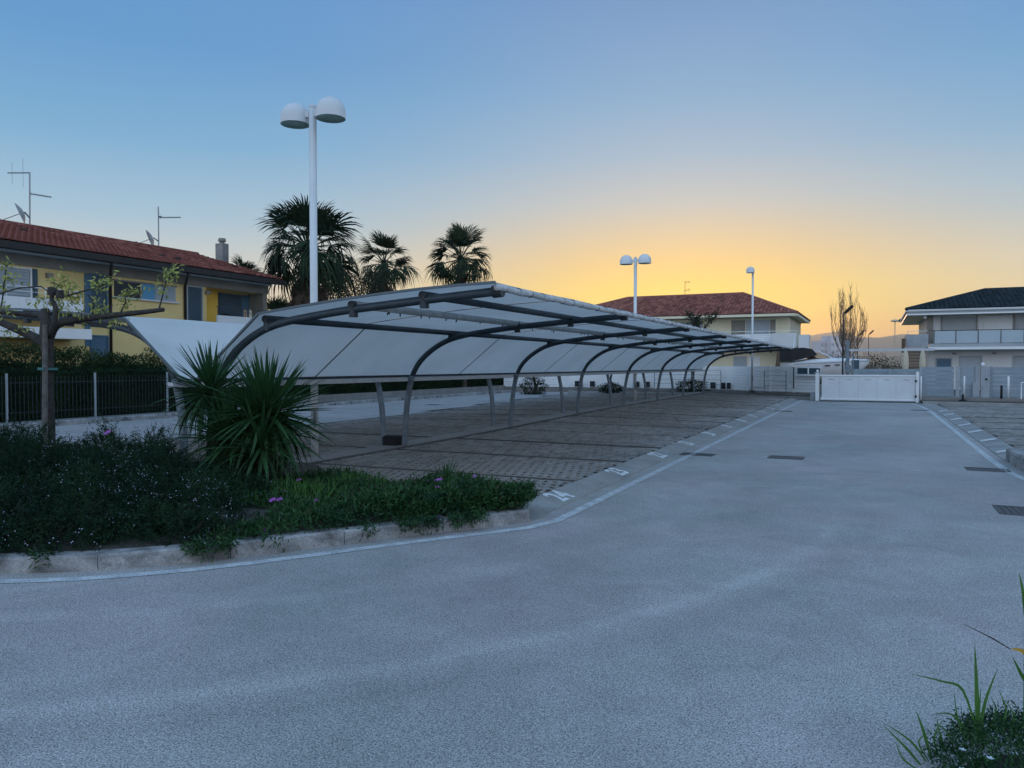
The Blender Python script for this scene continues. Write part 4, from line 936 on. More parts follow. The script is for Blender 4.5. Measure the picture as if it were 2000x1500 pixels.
def shrub(name, c, r, n, ls, m, label, cat, group=None, flat=1., stem=True, core=True):
    c = Vector(c); o = empty(name, (c.x, c.y, 0), label, cat, group)
    if stem:
        t = MB()
        for i in range(5):
            a = rng.uniform(0, 6.28); t.tube([(c.x, c.y, 0), (c.x+.3*r[0]*math.cos(a), c.y+.3*r[1]*math.sin(a), c.z), (c.x+.55*r[0]*math.cos(a), c.y+.55*r[1]*math.sin(a), c.z+r[2]*.6)], [.04, .03, .01], 5)
        t.build('stem', M['bark'], o)
    u = rand_dirs(n); rad = (.55+.5*rng.random(n)**.6)[:, None]
    lump = (1+.22*np.sin(u[:, 0]*5+c.x*3)*np.sin(u[:, 1]*6+c.y)+.15*np.sin(u[:, 2]*9+c.x))[:, None]
    p = u*rad*lump*np.array(r)+np.array(c)-np.array(WL[o.name]); p[:, 2] = np.maximum(p[:, 2], .02)
    d = u+.9*rand_dirs(n, .15)
    f_ = link('foliage', quads_mesh('foliage', p, d, rand_dirs(n), ls*(.7+.6*rng.random(n)), ls*.42, m), o, WL[o.name]); f_['kind'] = 'stuff'
    return o
labs = ['tall loose shrub behind the hedge at the left frame edge', 'loose shrub behind the hedge left of the pruned tree trunk', 'loose shrub behind the hedge just right of the pruned tree trunk', 'leafy shrub behind the hedge below the blue doors of the yellow house', 'leafy shrub with flat top behind the hedge below the white canopy edge', 'last tall shrub behind the hedge left of the carport post']
for i, (yy, zz, hh) in enumerate(((11.4, 1.55, .95), (13.2, 1.5, .95), (15.0, 1.55, .8), (16.6, 1.5, .75), (18.2, 1.45, .62), (20.3, 1.5, .8))):
    shrub('garden_shrub', (-23.6, yy, zz), (.7, 1.1, hh), 4200, .11, M['oleander'], labs[i], 'shrub', 'loose shrubs behind the clipped hedge')

# ------------------------------------------------------------------ palms and tree behind
def frond_mesh(name, m, n=22, pet=1.0, fan=1.05, droop=.35, spread=82, wd=.075):
    t = MB(); t.tube([(0, 0, 0), (0, pet*.5, .03), (0, pet, -.02)], [.03, .022, .016], 4)
    for i in range(n):
        a = R(-spread+2*spread*i/(n-1)); L = fan*(.72+.28*math.cos(a*.8))*random.uniform(.88, 1.08); d = Vector((math.sin(a), math.cos(a), 0)); s_ = Vector((d.y, -d.x, 0))
        k = len(t.v); zz = .03*(1 if i % 2 else -1); dr = droop*random.uniform(.5, 1.5)
        P = [Vector((0, pet, 0)), Vector((0, pet, 0))+d*L*.5+Vector((0, 0, zz-dr*.12)), Vector((0, pet, 0))+d*L*.82+Vector((0, 0, -dr*.42)), Vector((0, pet, 0))+d*L+Vector((random.uniform(-.04, .04), 0, -dr*.95))]
        W = [.012, wd, wd*.62, .006]
        for p, w_ in zip(P, W): t.v += [tuple(p-s_*w_/2), tuple(p+s_*w_/2)]
        for j in range(3): q_ = k+2*j; t.f.append((q_, q_+1, q_+3, q_+2))
    return mesh_of(name, t.v, t.f, m)
FRM = [frond_mesh('frond', M['palm'], n=21, pet=1.1, fan=1.0, droop=dd, spread=70, wd=.085) for dd in (.25, .5, .8)]
DEAD = [frond_mesh('dead_frond', M['palmdead'], n=16, droop=dd, spread=50, fan=.95, wd=.06) for dd in (.4, .9)]
def orient(d, roll=0.):
    d = Vector(d).normalized(); up = Vector((0, 0, 1)); x = d.cross(up)
    x = x.normalized() if x.length > 1e-3 else Vector((1, 0, 0)); z = x.cross(d).normalized()
    return Matrix((x, d, z)).transposed() @ Matrix.Rotation(roll, 3, 'Y')
def palm(x, y, zc, sc, label, nf=46, skirt=40, sk_len=2.4, thin=False, trunk=.26):
    o = empty('palm_tree', (x, y, 0), label, 'palm tree', 'fan palms behind the carport')
    n_ = 14; MB().tube([(x+.05*math.sin(i), y, zc*i/n_) for i in range(n_+1)], [trunk*(1.25-.25*min(1, i/4))*(1+.05*(i % 2)) for i in range(n_+1)], 12).build('trunk', M['barkp'], o)
    for i in range(nf):
        ph = R(6+124*((i+.5)/nf)**.8+random.uniform(-12, 12)); az = i*2.39996+random.uniform(-.25, .25)
        d = Vector((math.sin(ph)*math.cos(az), math.sin(ph)*math.sin(az), math.cos(ph)))
        link('frond', FRM[0 if ph < R(45) else (1 if ph < R(85) else 2)], o, Vector((x, y, zc+.1))+d*.08, orient(d, random.uniform(-.5, .5)), sc*random.uniform(.72, 1.16))
    for i in range(skirt):
        ph = R(random.uniform(142, 172)); az = i*2.39996; zz = zc-.35-sk_len*(i/max(1, skirt))
        d = Vector((math.sin(ph)*math.cos(az), math.sin(ph)*math.sin(az), math.cos(ph)))
        link('dead_frond', random.choice(DEAD), o, Vector((x, y, zz))+Vector((math.cos(az), math.sin(az), 0))*trunk*.9, orient(d, random.uniform(-.6, .6)), sc*random.uniform(.75, 1.0))
    return o
palm(-24.85, 29.6, 7.25, 1.22, 'largest fan palm, with a brown skirt of dead leaves, behind the tall lamp', 62, 100, 3.0)
palm(-28.9, 41.85, 8.2, 1.05, 'middle fan palm standing behind the dark round tree', 34, 34, 1.6)
palm(-22.45, 40.5, 7.95, 1.0, 'rightmost fan palm standing alone above the carport roof', 42, 24, 1.2)
palm(-41.0, 41.9, 7.75, .8, 'small palm top peeping over the yellow house roof beside the chimney', 26, 0)
palm(-33.0, 36.6, 4.0, .9, 'low palm crown seen beyond the yellow house corner at the terrace railing', 26, 6)
def limb_tree(name, base, h, spread, levels, label, cat, m_bark, up=.6, r0=.1, nb=6, first=.25, leaf=None, nleaf=0, ls=.05, twig=True, group=None):
    o = empty(name, base, label, cat, group); B = Vector(base); t = MB(); tips = []
    def grow(p, d, L, r, lev):
        n = 4; pts = [p]; dd = d.copy()
        for i in range(n):
            dd = (dd+Vector((random.uniform(-.18, .18), random.uniform(-.18, .18), up*.12))).normalized(); pts.append(pts[-1]+dd*L/n)
        t.tube(pts, [r*(1-.75*i/n) for i in range(n+1)], 5 if lev < 2 else 3)
        if lev >= levels: tips.append(pts); return
        for i in range(nb if lev else nb+4):
            f = first+(1-first)*(i+.5)/nb if lev == 0 else random.uniform(.25, 1); f = min(f, .99)
            q_ = pts[int(f*n)].lerp(pts[min(n, int(f*n)+1)], f*n-int(f*n)); az = random.uniform(0, 6.28)
            d2 = (dd*.5+Vector((math.cos(az)*spread, math.sin(az)*spread, up))).normalized()
            grow(q_, d2, L*random.uniform(.38, .62)*(1.05-.45*f if lev == 0 else 1), r*.42, lev+1)
    grow(B, Vector((0, 0, 1)), h*.62, r0, 0)
    t.build('trunk', m_bark, o)
    if leaf:
        P = np.array([list(pp[random.randint(1, 4)]) for pp in [random.choice(tips) for _ in range(nleaf)]])+rng.normal(size=(nleaf, 3))*.09
        f_ = link('foliage', quads_mesh('foliage', P-np.array(B), rand_dirs(nleaf), rand_dirs(nleaf), ls*(.6+.8*rng.random(nleaf)), ls*.5, leaf), o, B); f_['kind'] = 'stuff'
    return o
pt = faroff(1654, 57)
bo = empty('bare_tree', (pt.x, pt.y, 0), 'bare upright tree against the orange sky behind the panel lamp', 'tree'); t = MB(); t.tube([(pt.x, pt.y, 0), (pt.x+.05, pt.y, 1.2), (pt.x, pt.y, 2.4)], [.2, .16, .13], 7)
for i in range(30):
    az = i*2.4; sp0 = random.uniform(.25, 1.35); z0 = random.uniform(1.3, 2.6); ht = (7.6-1.5*sp0**2)*random.uniform(.86, 1.02); p = Vector((pt.x, pt.y, z0)); P_ = [p]
    for k in range(1, 9):
        f = k/8; P_.append(Vector((pt.x+math.cos(az)*sp0*1.08*math.sin(min(1, f*1.25)*1.57)+random.uniform(-.05, .05), pt.y+math.sin(az)*sp0*1.1*math.sin(f*1.57)+random.uniform(-.05, .05), z0+(ht-z0)*f**1.1)))
    t.tube(P_, [.032*(1-.85*k/8) for k in range(9)], 4)
    for j in range(22):
        k = random.randint(2, 7); q_ = P_[k].lerp(P_[k+1], random.random()); a2 = random.uniform(0, 6.28); L = random.uniform(.35, .95); m1 = q_+Vector((math.cos(a2)*.16*L, math.sin(a2)*.16*L, L*.55)); t.tube([q_, m1, m1+Vector((math.cos(a2)*.05, 0, L*.4))], [.013, .009, .004], 3)
t.build('trunk', M['twig'], bo)
pt = faroff(1352, 45.6)
limb_tree('small_tree', (pt.x, pt.y, .2), 5.6, .8, 3, 'small nearly leafless tree before the red roof of the cream house', 'tree', M['bark'], up=.5, r0=.12, nb=4, first=.55, leaf=M['treeleaf'], nleaf=950, ls=.14)
for (px, hgt, lab) in ((1191, 2.6, 'short dark tree trunk at the white fence left of the second lamp'), (1047, 2.5, 'short dark tree trunk at the white fence near the side road')):
    pt = faroff(px, 46.0); limb_tree('small_tree', (pt.x, pt.y, .15), hgt, .8, 2, lab, 'tree', M['bark'], up=.2, r0=.11, nb=4, first=.6, leaf=M['treeleaf'], nleaf=150, ls=.1)
ct = empty('round_tree', (-27, 36.5, 0), 'dark round leafy tree between the two left fan palms', 'tree'); t = MB()
t.tube([(-27, 36.5, 0), (-27.05, 36.5, 2.5), (-27, 36.55, 4.6)], [.2, .16, .12], 8)
tips = []
for i in range(26):
    az = i*2.4; p = Vector((-27, 36.55, 4.0+.03*i)); q_ = p+Vector((math.cos(az)*1.0, math.sin(az)*1.0, .7+.05*i)); r_ = q_+Vector((math.cos(az)*.5*random.uniform(.2, 1.2), math.sin(az)*.5, .6)); t.tube([p, q_, r_], [.06, .035, .01], 5); tips += [q_, r_, q_.lerp(r_, .5)]
t.build('trunk', M['bark'], ct)
n = 5200; P = np.array([list(random.choice(tips)) for _ in range(n)])+rng.normal(size=(n, 3))*.30
f_ = link('crown', quads_mesh('crown', P-np.array([-27, 36.5, 0]), rand_dirs(n), rand_dirs(n), .13, .06, M['treeleaf']), ct, (-27, 36.5, 0)); f_['kind'] = 'stuff'
for (px, d, zc, rr, n, m_, nm, lab) in ((1043, 45.2, .45, (.8, .5, .55), 900, 'hedge', 'fence_bush', 'tufted bush at the foot of the white fence by the side road'), (1193, 45.2, .35, (.7, .4, .3), 700, 'hedge', 'fence_bush', 'low dark bush at the fence left of the second lamp'), (1350, 44.6, .42, (.85, .4, .45), 900, 'hedge', 'fence_bush', 'green bush under the small tree at the white fence'),
        (1625, 62, 1.7, (1.9, .8, .95), 2400, 'brush', 'brown_bush', 'bare brown brush behind the boat and panel lamp'), (1727, 60, 1.3, (1.7, .7, 1.0), 1800, 'oleander', 'far_bush', 'dull green bush under the pale beam beyond the gate'), (1700, 64, 1.4, (1.6, .8, 1.1), 1800, 'brush', 'far_bush', 'brownish bush between the boat bow and the green bush')):
    p = faroff(px, d); shrub(nm, (p.x, p.y, zc), rr, n if d > 50 else n*3, .13 if d > 50 else .085, M[m_], lab, 'bush')

# ------------------------------------------------------------------ planted bed in the foreground
bed = MB(); xs = np.arange(-14.4, -3.55, .2); ys = np.arange(2.4, 10.2, .2)
FRONTIN = offset_path(FRONT, .03)
def yfront(x):
    for (a, ya), (b_, yb) in zip(FRONTIN, FRONTIN[1:]):
        if a <= x <= b_: return ya+(yb-ya)*(x-a)/(b_-a)
    return 9
def inset(x): return .13 if x < -6 else .13+.12*smooth01(x, -6, -3.8)
for i, x in enumerate(xs):
    y0_, y1_ = yfront(x)+inset(x), ymin(x)-.02
    for j in range(14): bed.v.append((x, y0_+(y1_-y0_)*j/13 if y1_ > y0_ else y1_, .135+.05*math.sin(math.pi*j/13)))
for i in range(len(xs)-1):
    for j in range(13): a = i*14+j; bed.f.append((a, a+14, a+15, a+1))
bed.build('planting_bed', M['soil'], smooth=True, kind='structure')

def sprigs(P, D, L, nl, ll, lw, m, name, parent, origin):
    """upright stems each carrying nl needle leaves"""
    n = len(P); k = np.repeat(np.arange(n), nl); t = np.tile(np.linspace(.05, 1, nl), n)+rng.normal(size=n*nl)*.03
    Dn = D/np.linalg.norm(D, axis=1, keepdims=True)
    c = P[k]+Dn[k]*(L[k]*t)[:, None]; d = Dn[k]*.75+rand_dirs(n*nl)*.85
    o = link(name, quads_mesh(name, c-np.array(origin), d, rand_dirs(n*nl), ll*(.7+.6*rng.random(n*nl)), lw, m), parent, origin); o['kind'] = 'stuff'; return o
BUSH = [(-6.55, 4.32, .55, .34, .30, 'lowest rosemary edge lying on the kerb near the left frame edge'), (-5.62, 5.02, .42, .30, .30, 'small rosemary tuft on the kerb right beside the green mat'), (-7.3, 3.72, .7, .36, .34, 'rosemary edge on the kerb cut by the left frame edge'), (-7.0, 6.95, .7, .5, .5, 'dark rosemary bush between the stems of the two yuccas'), (-6.05, 5.0, .62, .42, .36, 'lowest rosemary tuft on the kerb edge where the green mat begins'), (-7.7, 4.05, .9, .62, .46, 'low rosemary bush on the kerb at the very left of the bed'), (-6.85, 4.62, .85, .66, .50, 'low dark rosemary bush spilling to the kerb at the left frame edge'), (-8.7, 4.3, 1.2, .9, .60, 'dark rosemary bush at the left frame edge behind the kerb one'), (-8.9, 5.7, 1.3, .9, .66, 'broad dark rosemary bush around the foot of the pruned tree'), (-7.5, 5.95, .95, .8, .60, 'rosemary bush with many pale blossoms right of the pruned tree'), (-6.35, 5.45, .75, .6, .50, 'rosemary bush at the kerb, front right one with pale blossoms'), (-10.9, 6.4, 1.4, 1.1, .66, 'rosemary bush behind and left of the pruned tree trunk'), (-9.2, 7.1, 1.3, .8, .62, 'rosemary bush at the back of the bed against the side road'), (-6.6, 6.45, .62, .55, .42, 'small rosemary bush at the foot of the left yucca'), (-10.3, 4.6, 1.2, 1.0, .6, 'rosemary bush mostly outside the left frame edge')]
for (x, y, rx, ry, h, lab) in BUSH:
    o = empty('rosemary_bush', (x, y, .14), lab, 'rosemary bush', 'rosemary bushes in the kerbed bed')
    n = int(2100*rx*ry/.8); a = rng.random(n)*2*math.pi; r_ = np.sqrt(rng.random(n))
    X = x+rx*r_*np.cos(a); Y = y+ry*r_*np.sin(a); hh = h*np.sqrt(np.maximum(0.03, 1-r_**2))*(1+.38*np.sin(X*6+y)*np.sin(Y*7+x)+.15*np.sin(X*13)*np.sin(Y*15)); Z = .14+hh*(.35+.65*rng.random(n)**.35)-.10
    D = np.c_[np.cos(a)*r_*.75, np.sin(a)*r_*.75, np.full(n, .55)]+rng.normal(size=(n, 3))*.33
    sprigs(np.c_[X, Y, np.maximum(Z, .14)], D, (.07+.20*rng.random(n)**2.2), 15, .032, .0095, M['rosemary'], 'foliage', o, (x, y, .14))
    nfl = int(230*rx*ry*(2.2 if 'blossoms' in lab else .8)); kk = rng.permutation(n)[:nfl]; Dk = D[kk]/np.linalg.norm(D[kk], axis=1, keepdims=True)
    cl = np.sin(X[kk]*5.3+1)*np.sin(Y[kk]*6.1) > -.1; kk = kk[cl]; Dk = Dk[cl]; nfl = len(kk)*3
    P = np.repeat(np.c_[X[kk], Y[kk], np.maximum(Z[kk], .14)]+Dk*.13, 3, axis=0)+rng.normal(size=(nfl, 3))*.018
    f_ = link('blossom', quads_mesh('blossom', P-np.array([x, y, .14]), rand_dirs(nfl), rand_dirs(nfl), .014, .011, M['blueflower']), o, (x, y, .14)); f_['kind'] = 'stuff'
    t = MB()
    for i in range(7): az = i*.9+x; t.tube([(x, y, .1), (x+.4*rx*math.cos(az), y+.4*ry*math.sin(az), .1+h*.5), (x+.6*rx*math.cos(az), y+.6*ry*math.sin(az), .1+h*.75)], [.02, .014, .006], 4)
    t.build('stem', M['bark'], o)

ip = empty('ice_plant', (-5, 7, .15), 'bright green mat of ice plant with purple flowers along the kerb', 'ground cover')
def icefield(n, pts_fn):
    P = []
    while len(P) < n:
        q_ = pts_fn()
        if q_ is not None: P.append(q_)
    return np.array(P)
def ice_pt():
    x = random.uniform(-6.9, -3.45); y0_ = yfront(x)+.10; y1_ = min(ymin(x), 8.25)-.03
    if y1_ <= y0_: return None
    y = random.uniform(y0_-.03, y1_)
    if (x < -5.3 and y < 6.15) or (x < -6.2 and y < 6.5): return None
    if random.random() < .55*(.5+.5*math.sin(x*6)*math.sin(y*7)): return None
    hh = .06+.08*math.sin(x*4+1)*math.sin(y*5)+.10*smooth01(x, -5.2, -4.2)+.05*random.random()+(.10*random.random() if random.random() < .06 else 0)
    return (x, y, .16+hh*random.random()+(.03 if y > y0_+.1 else -.03))
P = icefield(17000, ice_pt); n = len(P); D = rand_dirs(n, .9)
ln = .055+.045*rng.random(n); 
f_ = link('foliage', quads_mesh('foliage', P-np.array([-5, 7, .15]), D, rand_dirs(n), ln, .014+.006*rng.random(n), M['iceplant']), ip, (-5, 7, .15)); f_['kind'] = 'stuff'
f_ = link('foliage', quads_mesh('foliage', P-np.array([-5, 7, .15])+rng.normal(size=(n, 3))*.02, rand_dirs(n, .6), rand_dirs(n), ln*.9, .014, M['iceplant']), ip, (-5, 7, .15)); f_['kind'] = 'stuff'
gx2 = rng.normal(size=(900, 2))*np.array([.32, .22])+np.array([-6.0, 6.75]); gx2 = np.r_[gx2, rng.normal(size=(420, 2))*np.array([.2, .1])+np.array([-5.6, 7.6])]
D = rand_dirs(len(gx2), 1.6)
f_ = link('grass_blades', quads_mesh('grass_blades', np.c_[gx2, np.full(len(gx2), .15)]-np.array([-5, 7, .15]), D, rand_dirs(len(gx2)), .12+.22*rng.random(len(gx2)), .009, M['weed']), ip, (-5, 7, .15)); f_['kind'] = 'stuff'
dl_ = icefield(420, ice_pt); D = rand_dirs(len(dl_), .3)
f_ = link('dry_leaves', quads_mesh('dry_leaves', dl_+np.array([0, 0, .05])-np.array([-5, 7, .15]), D, rand_dirs(len(dl_)), .05+.07*rng.random(len(dl_)), .009, M['palmdead']), ip, (-5, 7, .15)); f_['kind'] = 'stuff'
# trailing tufts hanging over the kerb face
fr = resample(FRONT, .05); DR = []
for (a, b_, dens) in ((-5.32, -5.08, 340), (-4.95, -4.83, 60), (-4.45, -4.36, 60), (-4.22, -3.98, 420), (-3.90, -3.66, 420), (-6.2, -6.1, 60)):
    c = [p for p in fr if a <= p[0] <= b_]
    for _ in range(dens):
        p = random.choice(c); dn = random.random(); DR.append((p[0]+random.gauss(0, .03)+.03, p[1]-.05*random.random(), .20-.17*dn*random.random()))
DR = np.array(DR); D = rand_dirs(len(DR)); D[:, 2] -= .5; D[:, 1] -= .3
f_ = link('trailing_stems', quads_mesh('trailing_stems', DR-np.array([-5, 7, .15]), D, rand_dirs(len(DR)), .07, .014, M['iceplant']), ip, (-5, 7, .15)); f_['kind'] = 'stuff'
t = MB()
for i in range(16):
    a = 2*math.pi*i/16; c_, s_ = math.cos(a), math.sin(a); k = len(t.v); t.v += [(c_*.005-s_*.002, s_*.005+c_*.002, 0), (c_*.022-s_*.004, s_*.022+c_*.004, .010), (c_*.034, s_*.034, .014+.004*(i % 3)), (c_*.022+s_*.004, s_*.022-c_*.004, .010)]; t.f.append((k, k+1, k+2, k+3))
FL = mesh_of('flower', t.v, t.f, M['magenta'])
for (x, y, z) in [(-4.35, 7.35, .40), (-4.05, 7.2, .36), (-3.85, 7.45, .34), (-3.72, 7.5, .33), (-4.62, 7.75, .33), (-4.7, 7.7, .32), (-4.12, 7.75, .40), (-5.6, 6.1, .28), (-5.55, 6.15, .28), (-5.9, 6.6, .27), (-5.05, 5.42, .16), (-5.2, 6.3, .27), (-3.98, 6.72, .12), (-4.5, 6.45, .22), (-4.9, 6.9, .30), (-6.2, 7.2, .3), (-3.62, 7.42, .30), (-4.2, 7.05, .37)]:
    link('flower', FL, ip, (x, y, z+.02), Matrix.Rotation(random.uniform(.2, .8), 3, 'X') @ rotz(random.uniform(0, 6)), random.uniform(.9, 1.3))
for (px_, py_, z0, lab) in ((-9.3, 4.3, .7, 'lone purple flower among the rosemary at the left frame edge'), (-8.95, 6.75, .82, 'lone purple flower on the rosemary near the side road')):
    o = empty('purple_flower', (px_, py_, z0-.2), lab, 'flower'); link('petals', FL, o, (px_, py_, z0), Matrix.Rotation(.6, 3, 'X'), 1.6); MB().tube([(px_, py_, z0-.3), (px_, py_, z0)], .004, 4).build('stalk', M['weed'], o)

# ------------------------------------------------------------------ yuccas
def yleaf(name, m, droop, fold=.25, wd=.062):
    t = MB(); n = 7
    for i in range(n+1):
        s_ = i/n; w_ = wd*(.55+1.1*s_ if s_ < .4 else (1-((s_-.4)/.6)**1.6)*1.0)*.5+.0008; y = s_*math.cos(droop*s_*.6); z = -droop*s_*s_*.55
        t.v += [(-w_, y, z+w_*fold), (0, y, z-w_*fold), (w_, y, z+w_*fold)]
    for i in range(n):
        a = 3*i; t.f += [(a, a+1, a+4, a+3), (a+1, a+2, a+5, a+4)]
    return mesh_of(name, t.v, t.f, m)
YL = [yleaf('leaf', M['yucca'], dd) for dd in (.05, .18, .45, .9)]; YD = [yleaf('dead_leaf', M['deadleaf'], dd, .4, .06) for dd in (.3, .8)]
def yhead(o, c, n, L, pmax=128, wsc=1., pmin=4, tilt=(0, 0)):
    for i in range(n):
        ph = R(pmin+(pmax-pmin)*((i+.5)/n)**.8+random.uniform(-5, 5)); az = i*2.39996+random.uniform(-.2, .2)
        d = Vector((math.sin(ph)*math.cos(az)+tilt[0], math.sin(ph)*math.sin(az)+tilt[1], math.cos(ph)))
        k = 0 if ph < R(45) else (1 if ph < R(85) else (2 if ph < R(110) else 3)); l = L*random.uniform(.82, 1.08)*(.85+.15*math.sin(ph))
        link('leaf', YL[k], o, Vector(c)+d*.03, orient(d, random.uniform(-.3, .3)), (l*wsc, l, l))
def yucca(base, heads, label, dead=30, grp='yuccas in the kerbed bed'):
    o = empty('yucca', base, label, 'yucca', grp); B = Vector(base)
    for (c, n, L, pm, ws, tl) in heads:
        c = Vector(c); t = MB().tube([B, B.lerp(c, .5)+Vector((.02, .03, 0)), c], [.07, .055, .045], 8); t.build('trunk', M['bark'], o)
        yhead(o, c, n, L, pm, ws, tilt=tl)
        for i in range(dead):
            az = i*2.4; ph = R(random.uniform(140, 175)); d = Vector((math.sin(ph)*math.cos(az), math.sin(ph)*math.sin(az), math.cos(ph))); p = B.lerp(c, random.uniform(.35, .97))
            link('dead_leaf', random.choice(YD), o, p, orient(d, random.uniform(-.5, .5)), L*random.uniform(.5, .8))
    return o
yucca((-6.57, 7.10, .14), [((-6.72, 7.22, 1.10), 210, .90, 138, 1.0, (0, 0)), ((-6.56, 6.95, .72), 60, .72, 140, 1.0, (.05, -.15)), ((-7.08, 7.05, .78), 120, .76, 145, 1.0, (-.03, -.05)), ((-6.76, 7.3, .85), 70, .8, 145, 1.0, (.1, 0))], 'larger spiky green yucca, right one, before the tall lamp', 70)
yucca((-7.45, 7.25, .14), [((-7.72, 7.30, 1.34), 140, .76, 136, .95, (-.05, 0)), ((-7.40, 7.2, .9), 70, .66, 140, .95, (0, 0))], 'slimmer yucca on a leaning stem, left of the larger one', 60)
yucca((-9.8, 4.9, .14), [((-9.95, 5.02, 1.35), 60, .62, 130, 1., (0, 0))], 'yucca at the left frame edge showing only its leaf tips', 10)
yucca((-4.62, 7.95, .16), [((-4.62, 7.95, .25), 34, .34, 88, 1.3, (0, 0))], 'small bright spiky plant alone at the right end of the bed', 0, None)
ds_ = empty('dry_stalk', (-8.95, 8.5, .15), 'thin dry stalk with short side twigs before the white fabric', 'stalk'); t = MB().tube([(-8.98, 8.5, .14), (-8.95, 8.5, 1.1), (-8.96, 8.5, 1.85)], [.018, .014, .005], 5)
for i in range(16):
    z = 1.25+.036*i; az = i*2.4; L = .13*(1-.5*i/16); t.tube([(-8.955, 8.5, z), (-8.955+L*math.cos(az), 8.5+L*math.sin(az), z+.02)], [.005, .002], 3)
t.build('stem', M['twig'], ds_)

# ------------------------------------------------------------------ pruned tree with a stake
tr = empty('pruned_tree', (-9.70, 6.45, .1), 'pruned tree with stubby limbs and young yellow green leaves, left', 'tree')
MB().tube([(-9.70, 6.45, .1), (-9.70, 6.47, .8), (-9.72, 6.48, 1.4), (-9.73, 6.48, 1.86), (-9.74, 6.48, 2.13), (-9.76, 6.48, 2.30), (-9.77, 6.48, 2.44)], [.085, .07, .066, .07, .09, .06, .05], 10).build('trunk', M['bark'], tr, True)
LIMBS = [([(-9.74, 6.48, 1.98), (-9.84, 6.43, 2.04), (-10.05, 6.34, 2.15), (-10.3, 6.22, 2.27), (-10.6, 6.11, 2.39)], .075), ([(-9.76, 6.5, 2.22), (-10.05, 6.62, 2.36), (-10.3, 6.56, 2.39), (-10.95, 6.27, 2.46)], .06), ([(-9.72, 6.49, 2.05), (-9.63, 6.54, 2.23), (-9.39, 6.65, 2.30), (-9.09, 6.79, 2.34), (-8.73, 6.96, 2.38), (-8.37, 7.14, 2.43)], .062), ([(-9.66, 6.44, 2.08), (-9.52, 6.42, 2.22), (-9.47, 6.42, 2.44), (-9.52, 6.4, 2.56), (-9.46, 6.42, 2.68)], .045), ([(-9.39, 6.65, 2.30), (-9.15, 6.76, 2.25), (-8.85, 6.91, 2.23)], .02), ([(-9.72, 6.5, 2.02), (-9.95, 6.6, 2.08), (-10.2, 6.7, 2.13)], .03)]
for P_, r_ in LIMBS: MB().tube(spline(P_, 3), [r_*(1-.55*i/(len(spline(P_, 3))-1)) for i in range(len(spline(P_, 3)))], 8).build('limb', M['bark'], tr, True)
for p in ((-9.52, 6.4, 2.66), (-9.40, 6.43, 2.62)): MB().tube([Vector(p)-Vector((0, 0, .06)), Vector(p)+Vector((0, 0, .04))], [.05, .045], 8).build('cut_stub', M['bark'], tr)
TW = [[(-9.46, 6.5, 2.58), (-9.16, 6.72, 2.70), (-9.01, 6.85, 2.78)], [(-8.88, 6.89, 2.37), (-8.82, 6.93, 2.53), (-8.83, 6.92, 2.63)], [(-8.43, 7.11, 2.42), (-8.39, 7.13, 2.59), (-8.34, 7.16, 2.83)], [(-9.21, 6.74, 2.34), (-9.2, 6.75, 2.53), (-9.28, 6.72, 2.63)], [(-10.2, 6.17, 2.63), (-9.96, 6.28, 2.70), (-9.72, 6.4, 2.72), (-9.55, 6.42, 2.62)], [(-10.33, 6.21, 2.30), (-10.27, 6.24, 2.53), (-10.23, 6.27, 2.95)], [(-9.0, 6.84, 2.36), (-8.98, 6.85, 2.5)], [(-9.46, 6.42, 2.66), (-9.6, 6.5, 2.68), (-9.64, 6.55, 2.66)]]
for P_ in TW: MB().tube(P_, [.012*(1-.5*i/len(P_)) for i in range(len(P_))], 5).build('twig', M['bark'], tr)
CL = [(-10.23, 6.27, 3.01), (-10.18, 6.29, 2.83), (-10.27, 6.25, 2.73), (-9.64, 6.55, 2.65), (-9.53, 6.6, 2.81), (-9.85, 6.44, 2.54), (-9.73, 6.5, 2.51), (-9.4, 6.66, 2.63), (-9.1, 6.8, 2.76), (-9.01, 6.85, 2.83), (-9.16, 6.78, 2.81), (-8.7, 6.99, 2.69), (-8.34, 7.16, 2.86), (-8.25, 7.2, 2.91), (-8.38, 7.14, 2.73), (-9.21, 6.74, 2.46), (-9.09, 6.8, 2.43), (-9.48, 6.61, 2.38), (-9.33, 6.68, 2.36), (-10.18, 6.28, 2.16), (-10.02, 6.35, 2.19), (-8.94, 6.86, 2.29), (-8.82, 6.92, 2.50), (-10.25, 6.25, 2.46), (-8.8, 6.95, 2.62), (-9.62, 6.5, 2.78), (-9.45, 6.6, 2.72), (-9.56, 6.5, 2.55), (-9.4, 6.6, 2.52)]
LP = []
_pts = [Vector(p) for P_, _ in LIMBS for p in spline(P_, 4)]+[Vector(p) for P_ in TW for p in spline(P_, 4)]
t = MB()
for c in CL:
    c = Vector(c); q_ = min(_pts, key=lambda p: (p-c).length); mid_ = q_.lerp(c, .5)+Vector((0, 0, .02)); t.tube([q_, mid_, c], [.006, .005, .004], 4)
    for _ in range(7): t.tube([c.lerp(q_, random.uniform(0, .4)), c+Vector((random.gauss(0, .05), random.gauss(0, .05), random.gauss(.01, .045)))], [.003, .0015], 3)
t.build('shoots', M['bark'], tr)['kind'] = 'stuff'
for c in CL:
    for _ in range(random.randint(20, 36)): LP.append([c[0]+random.gauss(0, .055), c[1]+random.gauss(0, .055), c[2]+random.gauss(0, .05)])
LP = np.array(LP); n = len(LP); D = rand_dirs(n); D[:, 2] -= .55
f_ = link('foliage', quads_mesh('foliage', LP-np.array([-9.70, 6.45, .1]), D, rand_dirs(n), .05+.05*rng.random(n), .020+.014*rng.random(n), M['newleaf']), tr, (-9.70, 6.45, .1)); f_['kind'] = 'stuff'
sk = empty('tree_stake', (-9.60, 6.33, .1), 'pale weathered wooden stake tied to the pruned tree trunk', 'stake')
